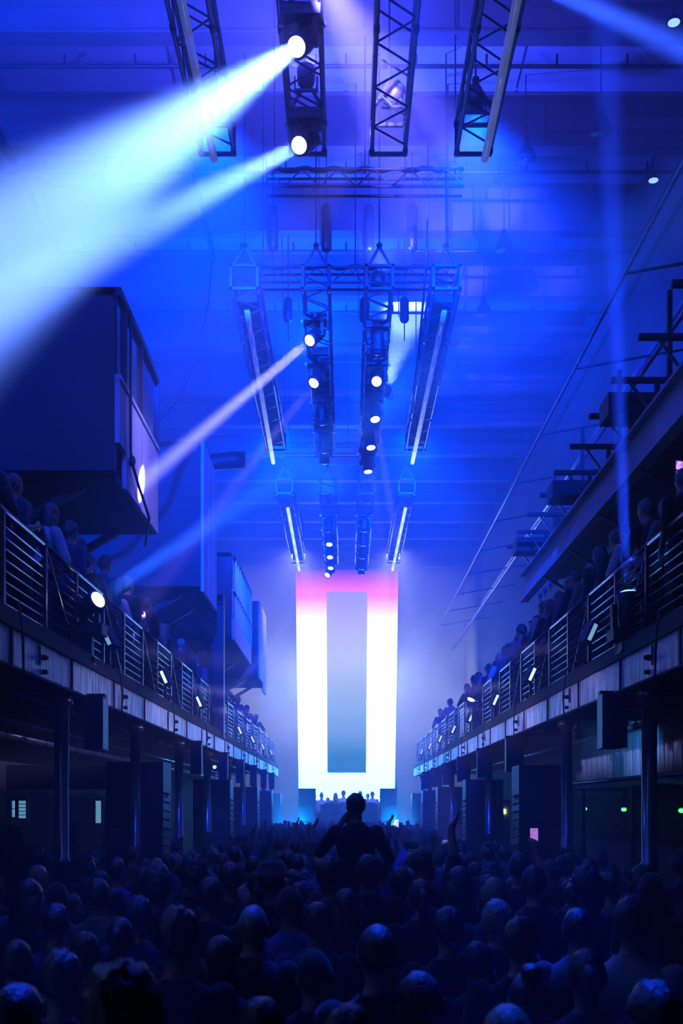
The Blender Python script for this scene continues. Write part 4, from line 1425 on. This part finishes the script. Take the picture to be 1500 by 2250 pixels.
HAIR['tail'] = [('hair', ring_stack(hair_shell(1.08, 7.0), [(0.06, 0.02, 0.02, -0.11), (0.02, 0.032, 0.03, -0.135), (-0.08, 0.034, 0.028, -0.135), (-0.18, 0.026, 0.022, -0.12), (-0.26, 0.01, 0.01, -0.115)], seed=2, rough=0.05).mesh('hair', 'hair', True))]
cap = hair_shell(1.12, 8.0, 0.004, -0.03, 0.035, rough=0.0)
brim = MB()
for i in range(9):
    a = PI * (0.14 + 0.72 * i / 8)
    brim.v += [(0.08 * math.cos(a), 0.098 * math.sin(a), 0.038), (0.088 * math.cos(a), 0.185 * math.sin(a) if 0 < i < 8 else 0.12 * math.sin(a), 0.025)]
brim.v += [(x, y, z - 0.007) for x, y, z in brim.v]
for i in range(8):
    brim.f += [(2 * i, 2 * i + 1, 2 * i + 3, 2 * i + 2), (18 + 2 * i, 18 + 2 * i + 2, 18 + 2 * i + 3, 18 + 2 * i + 1), (2 * i + 1, 18 + 2 * i + 1, 18 + 2 * i + 3, 2 * i + 3)]
cap.add(brim.v, brim.f)
HAIR['cap'] = [('hair', hair_shell(1.05, 9.0, rough=0.01).mesh('hair', 'hair', True)), ('cap', cap.mesh('cap', 'hat', True))]
hat = MB()
ring_stack(hat, [(0.03, 0.155, 0.17, 0.0), (0.024, 0.155, 0.17, 0.0), (0.05, 0.095, 0.115, 0.0), (0.10, 0.088, 0.105, 0.0), (0.125, 0.07, 0.085, 0.0), (0.13, 0.01, 0.01, 0.0)][1:], 20)
HAIR['hat'] = [('hair', hair_shell(1.05, 10.0, rough=0.01).mesh('hair', 'hair', True)), ('hat', hat.mesh('hat', 'hat', True))]
HAIR['shaved'] = []
hairname = {'short': 'short hair', 'cropped': 'cropped hair', 'messy': 'tousled hair', 'curly': 'curly hair', 'long': 'long hair', 'bun': 'a hair bun',
            'tail': 'a ponytail', 'cap': 'a cap', 'hat': 'a brimmed hat', 'shaved': 'a shaved head', 'fair': 'short fair hair', 'fairlong': 'long fair hair'}
TONES = {'dark': (0.012, 0.013, 0.018), 'navy': (0.02, 0.03, 0.09), 'grey': (0.10, 0.10, 0.12), 'white': (0.45, 0.45, 0.48), 'blue': (0.05, 0.10, 0.42)}
posename = {'stand': '', 'dance': 'dancing ', 'raise': 'arm-raising ', 'cheer': 'cheering ', 'phone': '', 'lean': 'leaning ', 'reach': 'reaching ', 'ride': ''}


def floor_zone(x, y):
    if x < -2.7:
        return 'below the cabin-side balcony'
    if x > 2.7:
        return 'below the gallery-side balcony'
    side = 'cabin side' if x < -0.8 else 'gallery side' if x > 0.8 else 'mid-aisle'
    for lim, t in ((5.2, 'at the rear of the crowd'), (7.0, 'some rows behind the rider'), (10.0, 'just behind the rider'), (12.5, 'just ahead of the rider'), (15.3, 'before the rearmost speakers'),
                   (18.5, 'by the rearmost speakers'), (99, 'past the rearmost speakers')):
        if y < lim:
            return side + ', ' + t


def balcony_zone(sx, y):
    if sx < 0:
        t = 'under the notched cabin' if 13.3 < y < 16.6 else 'short of the notched cabin' if y <= 13.3 else 'past the notched cabin' if y < 21.4 else 'under the plank cabin' if y < 24.3 else 'beyond the steel portal'
        return 'cabin balcony, ' + t
    t = 'by the upright beam' if y < 13 else 'above the rearmost speakers' if y < 18 else 'past the rearmost speakers' if y < 23 else 'by the down-pointing lamp' if y < 26.6 else 'near the screen end'
    return 'gallery balcony, ' + t


def person(pose, hair, tone, loc, rz=0.0, scale=1.0, zone='in the floor crowd', label=None):
    me, sh, Hl = POSES[pose]
    key = {'fair': 'short', 'fairlong': 'long'}.get(hair, hair)
    o = put('person', me, None, T(*loc) @ Matrix.Rotation(rz, 4, 'Z') @ Matrix.Scale(scale, 4))
    if label:
        tag(o, label, 'person')
    else:
        lab = '%sperson with %s and %s top, %s' % (posename[pose], hairname[hair], tone, zone)
        tag(o, lab, 'person', lab)
    s = put('shirt', sh, o)
    s.color = (*TONES[tone], 1)
    for nm, hm in HAIR[key]:
        h = put(nm, hm, o, Hl @ T(HC))
        if nm == 'hair':
            h.color = (0.30, 0.21, 0.11, 1) if hair.startswith('fair') else (0.016, 0.012, 0.010, 1)
        else:
            h.color = (0.02, 0.022, 0.03, 1) if nm == 'cap' else (0.06, 0.06, 0.08, 1)
    return o


TOPZ = 1.753
taken = []


def floor_person(px, py, d, hair, tone='dark', pose='stand', rz=0.0, label=None):
    """head top seen at (px, py), standing d metres down the hall"""
    q = P(px, py, d)
    extra = {'curly': 0.05, 'hat': 0.02, 'bun': 0.04}.get(hair, 0.01)
    sc = q.z / (TOPZ + extra)
    taken.append((q.x, q.y))
    return person(pose, hair, tone, (q.x, q.y, 0), rz, sc, floor_zone(q.x, d), label)


near = [(270, 2128, 3.0, 'curly', 'dark', 'stand', 0.2), (28, 2165, 3.4, 'short', 'dark', 'stand', -0.1), (388, 2003, 4.8, 'messy', 'navy', 'stand', 0.1), (185, 2048, 5.7, 'short', 'grey', 'stand', 0.2),
        (258, 2016, 6.3, 'tail', 'dark', 'dance', 0.0), (302, 1976, 6.9, 'messy', 'dark', 'stand', 0.1), (125, 1940, 8.0, 'cap', 'dark', 'stand', 0.3), (58, 1934, 7.2, 'long', 'dark', 'stand', -0.2),
        (212, 1930, 7.4, 'short', 'grey', 'dance', 0.2), (342, 1905, 7.7, 'curly', 'dark', 'stand', 0), (458, 1928, 7.0, 'short', 'dark', 'stand', -0.2), (32, 2063, 5.4, 'cropped', 'dark', 'stand', 0.0),
        (120, 1985, 6.6, 'short', 'navy', 'stand', 0.1), (553, 1984, 5.8, 'shaved', 'dark', 'stand', -0.1), (697, 1983, 6.4, 'short', 'navy', 'stand', 0.0), (832, 2030, 4.5, 'cropped', 'dark', 'stand', 0.15),
        (597, 1890, 7.4, 'hat', 'dark', 'dance', 0.1), (725, 1888, 8.0, 'messy', 'navy', 'stand', 0), (808, 1878, 8.2, 'short', 'dark', 'stand', 0.1), (640, 1950, 6.9, 'cap', 'blue', 'dance', 0.2),
        (985, 1993, 5.9, 'short', 'dark', 'stand', -0.1), (925, 1932, 7.6, 'tail', 'dark', 'stand', 0.1), (577, 2195, 3.7, 'short', 'dark', 'stand', 0.1), (1088, 1928, 7.4, 'fair', 'navy', 'stand', 0.0),
        (1093, 1976, 6.2, 'fair', 'dark', 'stand', 0.0), (1143, 2016, 5.1, 'short', 'dark', 'dance', -0.2), (1270, 1993, 6.1, 'cropped', 'grey', 'stand', -0.1), (1380, 1968, 5.1, 'short', 'white', 'dance', -0.5),
        (1165, 2118, 4.2, 'bun', 'dark', 'stand', 0.0), (1120, 2215, 3.5, 'fairlong', 'blue', 'stand', 0.1), (1470, 2172, 3.6, 'messy', 'blue', 'dance', 0.3), (1430, 1918, 7.8, 'cap', 'dark', 'stand', -0.2),
        (1175, 1902, 7.9, 'short', 'dark', 'stand', 0.0), (1290, 1905, 8.2, 'curly', 'dark', 'stand', 0.0), (760, 1955, 7.1, 'long', 'dark', 'stand', 0.0), (880, 1905, 8.6, 'short', 'navy', 'stand', 0),
        (1010, 1905, 8.4, 'long', 'dark', 'stand', 0), (505, 1895, 8.3, 'short', 'dark', 'stand', 0.1), (425, 1880, 9.0, 'curly', 'dark', 'stand', 0), (480, 2060, 4.9, 'long', 'navy', 'stand', -0.1),
        (690, 2090, 4.3, 'cap', 'dark', 'stand', 0.05), (940, 2140, 3.9, 'short', 'dark', 'dance', 0.3), (1290, 2085, 4.6, 'tail', 'navy', 'stand', -0.1), (1230, 2040, 5.4, 'messy', 'dark', 'stand', 0),
        (745, 2215, 3.3, 'short', 'grey', 'dance', -0.4), (130, 2100, 4.5, 'messy', 'dark', 'stand', 0.1), (1050, 2070, 4.9, 'short', 'dark', 'stand', 0), (900, 2065, 5.2, 'bun', 'dark', 'stand', 0)]
for i, a in enumerate(near):
    for dd in (0, 0.12, -0.12, 0.24, -0.24, 0.36, -0.36, 0.48, -0.48, 0.6, -0.6):
        q = P(a[0], a[1], a[2] + dd)
        if all(((q.x - u) / 0.54) ** 2 + ((q.y - v) / 0.40) ** 2 > 1 for u, v in taken) and 1.5 < q.z < 2.03:
            floor_person(a[0], a[1], a[2] + dd, *a[3:7])
            break

# the man on shoulders and the one who carries him
RD = 10.0
rq = P(777, 1742, RD)
rp_ = person('ride', 'short', 'dark', (rq.x + 0.02, RD - 0.12, rq.z - TOPZ - 0.01), 0.0, 1.0, '', 'rider in a dark top sitting on shoulders above the crowd, hand at mouth')
person('stand', 'short', 'dark', (rq.x + 0.02, RD + 0.02, 0), 0, 0.90, '', 'person carrying the dark-topped rider on their shoulders')
taken += [(rq.x, RD), (rq.x, RD + 0.35), (rq.x, RD - 0.3)]
# raised arm
person('raise', 'short', 'dark', (P(985, 1800, 9.4).x - 0.23, 9.4, 0), -0.1, 1.12, '', 'person stretching one bare arm high with open palm, beside the rider')
taken.append((P(985, 1800, 9.4).x - 0.23, 9.4))
for x, d, s, rz in ((583, 15.0, 1.04, 0.5), (645, 17.0, 1.05, 0.0), (682, 16.0, 1.05, -0.3), (553, 13.5, 1.04, 0.2), (852, 22.0, 1.05, -0.6)):
    q = P(x, 1800, d)
    person('raise', 'short', 'dark' if x != 553 else 'blue', (q.x - 0.22, d, 0), rz, s, floor_zone(q.x, d))
    taken.append((q.x - 0.22, d))
q = P(640, 1800, 19.5)
person('cheer', 'long', 'dark', (q.x, q.y, 0), 0, 1.0, floor_zone(q.x, q.y))
taken.append((q.x, q.y))

# phones held up
def phone(pos, rz, label, col, e, blobs=True):
    r = tag(empty('phone', pos, rz), label, 'phone')
    mn = 'phone_screen_%d' % len(MATS)
    m = bpy.data.materials.new(mn)
    m.use_nodes = True
    nt = m.node_tree
    b = nt.nodes['Principled BSDF']
    tc = nt.nodes.new('ShaderNodeTexCoord')
    nz = nt.nodes.new('ShaderNodeTexNoise')
    nz.inputs['Scale'].default_value = 28
    rp = nt.nodes.new('ShaderNodeValToRGB')
    e_ = rp.color_ramp.elements
    e_[0].position, e_[1].position = 0.35, 0.62
    e_[0].color, e_[1].color = (*col[0], 1), (*col[1], 1)
    nt.links.new(tc.outputs['Object'], nz.inputs['Vector'])
    nt.links.new(nz.outputs['Fac'], rp.inputs['Fac'])
    nt.links.new(rp.outputs[0], b.inputs['Emission Color'])
    b.inputs['Emission Strength'].default_value = e
    MATS[mn] = m
    MB().box((-0.038, 0, -0.078), (0.038, 0.009, 0.078)).build('body', 'black_plastic', r)
    MB().box((-0.034, -0.002, -0.072), (0.034, 0.0, 0.072)).build('screen', mn, r)


def phone_person(px, py, d, hair, tone, zone_z, rz, col, e, lab_phone, label):
    q = P(px, py, d)
    sc = (q.z - zone_z) / 1.872
    off = Matrix.Rotation(rz, 3, 'Z') @ Vector((0.165, 0.375, 0)) * sc
    person('phone', hair, tone, (q.x - off.x, q.y - off.y, zone_z), rz, sc, '', label)
    taken.append((q.x - off.x, q.y - off.y))
    phone(q, rz, lab_phone, col, e)


phone_person(1173, 1838, 9.6, 'short', 'dark', 0, 0.0, ((0.5, 0.08, 0.15), (0.25, 0.2, 0.9)), 1.3, 'phone with a red and violet screen held up before the speaker stack', 'person holding up a phone with a red and violet screen')
phone_person(870, 1812, 15.0, 'short', 'blue', 0, 0.0, ((0.7, 0.8, 1.0), (0.1, 0.2, 0.8)), 2.5, 'phone with a white screen held up near the stage', 'person holding up a phone with a white screen')
phone_person(1492, 1030, 10.3, 'short', 'dark', DECK, 0.25, ((0.9, 0.35, 0.3), (0.1, 0.1, 0.9)), 2.0, 'phone glowing white and orange held up on the balcony', 'person on the balcony holding up a glowing phone')

# rest of the floor crowd
R2 = random.Random(11)
hs_ = ['short'] * 6 + ['cropped'] * 2 + ['messy'] * 3 + ['curly', 'long', 'long', 'long', 'bun', 'tail', 'cap', 'shaved', 'fair', 'hat']
tn_ = ['dark'] * 6 + ['navy'] * 3 + ['grey', 'grey', 'white', 'blue']
obst = [(-3.05, d, 0.8) for d, w, h in stl] + [(3.0, d, 0.8) for d, w, h in strr]
cols_ = [(-2.97, 11.4 + 4 * k) for k in range(9)] + [(2.97, 10.7 + 4 * k) for k in range(9)]
far = []
n_ind = 0
y = 8.9
while y < 41.3:
    xm = 2.45 if y > 20 else min(5.0, 0.33 * y + 0.2)
    x = -xm + R2.uniform(0, 0.3)
    while x < xm:
        px_, py_ = x + R2.uniform(-0.1, 0.1), y + R2.uniform(-0.14, 0.14)
        ok = all(((px_ - a) / 0.55) ** 2 + ((py_ - b) / 0.42) ** 2 > 1 for a, b in taken)
        ok = ok and not any(abs(px_ - a) < 0.75 and -0.35 < py_ - b < 1.05 for a, b, c in obst)
        ok = ok and not any(abs(px_ - a) < 0.4 and abs(py_ - b) < 0.4 for a, b in cols_)
        if px_ > 3.6 and 11.7 < py_ < 22.3 or px_ < -3.1 and 17.5 < py_ < 18.6:
            ok = False
        if abs(px_) > 2.45 and R2.random() < 0.35:
            ok = False
        if ok:
            taken.append((px_, py_))
            sc = R2.uniform(0.91, 1.035)
            if y < 22.5 and n_ind < 150:
                n_ind += 1
                zone = floor_zone(px_, py_)
                person(R2.choice(['stand', 'stand', 'stand', 'dance']), R2.choice(hs_), R2.choice(tn_), (px_, py_, 0), R2.uniform(-0.3, 0.3), sc, zone)
            else:
                far.append((px_, py_, sc, R2.uniform(-0.4, 0.4)))
        x += R2.uniform(0.3, 0.42)
    y += 0.3
low, _, _ = make_body('low')
lv = np.empty(len(low.vertices) * 3)
low.vertices.foreach_get('co', lv)
lv = lv.reshape(-1, 3)
lf = [tuple(p.vertices) for p in low.polygons]
keep = [f for f in lf if max(lv[i][2] for i in f) > 0.0]
fv, ff = [], []
for x, y, s, a in far:
    c, q = math.cos(a) * s, math.sin(a) * s
    n = len(fv)
    fv += [(x + v[0] * c - v[1] * q, y + v[0] * q + v[1] * c, v[2] * s) for v in lv]
    ff += [tuple(i + n for i in f) for f in keep]
cm = MB()
cm.v, cm.f = fv, ff
cr = cm.build('distant_crowd', 'trousers', None, True)
cr['label'] = 'packed dark crowd of distant heads in front of the stage'
cr['category'] = 'crowd'
cr['kind'] = 'stuff'

# people on the balconies
def balcony_row(sx, ys, zone, seed, xoff=3.22, poses=('lean', 'lean', 'stand', 'dance')):
    R = random.Random(seed)
    for y in ys:
        if xoff < 3.5 and any(abs(y - b) < 0.6 for b in ((26.6, 27.6) if sx < 0 else (25.2, 27.4, 28.2))):
            continue
        ps = R.choice(poses)
        rz = sx * R.uniform(0.15, 0.75)
        x = sx * (xoff + R.uniform(-0.03, 0.05) + (0.08 if ps == 'lean' else 0))
        person(ps, R.choice(hs_), R.choice(tn_), (x, y, DECK), rz, R.uniform(0.93, 1.04), balcony_zone(sx, y))


def steps(a, b, d, seed):
    R = random.Random(seed)
    out = []
    while a < b:
        out.append(a + R.uniform(-0.04, 0.04))
        a += d * R.uniform(0.92, 1.15)
    return out


zl, zr = 'on the cabin-side balcony', 'on the gallery-side balcony'
balcony_row(-1, steps(9.7, 20.5, 0.66, 3), zl, 21)
balcony_row(-1, steps(10.6, 20.0, 0.95, 4), zl, 22, 3.95, ('stand', 'dance', 'stand', 'stand'))
balcony_row(-1, steps(21.0, 23.8, 0.68, 5), zl, 23)
balcony_row(1, [y for y in steps(10.9, 26.5, 0.64, 6)], zr, 31)
balcony_row(1, steps(11.3, 24.0, 0.85, 7), zr, 32, 3.95, ('stand', 'dance', 'stand', 'stand'))
person('lean', 'short', 'dark', (-3.25, 26.6, DECK), -0.5, 1.0, zl, 'dark-topped person leaning on the railing beyond the steel portal')
person('reach', 'cropped', 'navy', (-3.3, 27.6, DECK), -0.6, 1.03, zl, 'person reaching far over the railing beyond the steel portal')
person('stand', 'short', 'dark', (-3.85, 27.1, DECK), -0.4, 0.98, zl, 'person standing behind the one reaching over the railing')
person('reach', 'short', 'dark', (3.35, 28.3, DECK), 0.6, 1.0, zr, 'person bending over the gallery-side railing towards the stage')
person('lean', 'messy', 'dark', (3.3, 27.25, DECK), 0.5, 1.0, zr, 'person with tousled hair next to the one bending over the railing')
person('raise', 'cap', 'blue', (3.3, 25.2, DECK), 0.3, 1.0, zr, 'person in blue top raising a fist on the gallery-side balcony')
for y in (31.5, 34.4, 38.0):
    person('reach', 'short', 'navy', (-3.3, y, DECK), -0.5, 1.0, balcony_zone(-1, y))
for y in (33.0, 36.5):
    person('lean', 'short', 'navy', (3.25, y, DECK), 0.5, 1.0, balcony_zone(1, y))

# DJs on the stage, facing the hall
for x, h, s, hr, tone in ((706, 1742, 1.0, 'bun', 'white'), (720, 1752, 0.93, 'long', 'grey'), (737, 1742, 1.0, 'long', 'grey'), (755, 1737, 1.03, 'cap', 'white'), (791, 1738, 1.03, 'short', 'navy'),
                          (808, 1742, 0.98, 'shaved', 'grey'), (818, 1739, 1.02, 'short', 'white')):
    d = 44.7
    q = P(x, h, d)
    person('stand', hr, tone, (q.x, d + (0.5 if x in (720, 808) else 0.15 if x == 737 else 0), 1.05), PI + R2.uniform(-0.4, 0.4), (q.z - 1.05) / 1.76, 'on the stage behind the booth')


# ------------------------------------------------------------------ tell look-alike fittings apart by their order along the hall
ORD = ['first', 'second', 'third', 'fourth', 'fifth', 'sixth', 'seventh', 'eighth', 'ninth', 'tenth', 'eleventh', 'twelfth', 'thirteenth', 'fourteenth', 'fifteenth', 'sixteenth']
same = {}
for o in COL.objects:
    if o.parent is None and o.get('label') and o.get('category') not in (None, 'person'):
        same.setdefault(o['label'], []).append(o)
for lab, os_ in same.items():
    if len(os_) < 2:
        continue

    def where(o):
        if o.type == 'MESH' and o.matrix_basis.translation.length < 1e-6:
            return sum((Vector(c) for c in o.bound_box), Vector()) / 8
        return o.matrix_basis.translation

    ys = [where(o).y for o in os_]
    xs = [where(o).x for o in os_]
    if max(ys) - min(ys) > 0.5:
        rows = sorted({round(v, 1) for v in ys}, reverse=True)
        for o in os_:
            mates = [p for p in os_ if abs(where(p).y - where(o).y) < 0.06]
            side = '' if len(mates) < 2 else (' cabin side,' if where(o).x < 0.03 else ' gallery side,')
            new = '%s,%s %s from the stage' % (lab, side, ORD[rows.index(round(where(o).y, 1))])
            if len(new.split()) <= 16:
                o['label'] = new
    else:
        order = sorted(os_, key=lambda o: where(o).x)
        for o in os_:
            new = '%s, %s from the cabin side' % (lab, ORD[order.index(o)])
            if len(new.split()) <= 16:
                o['label'] = new
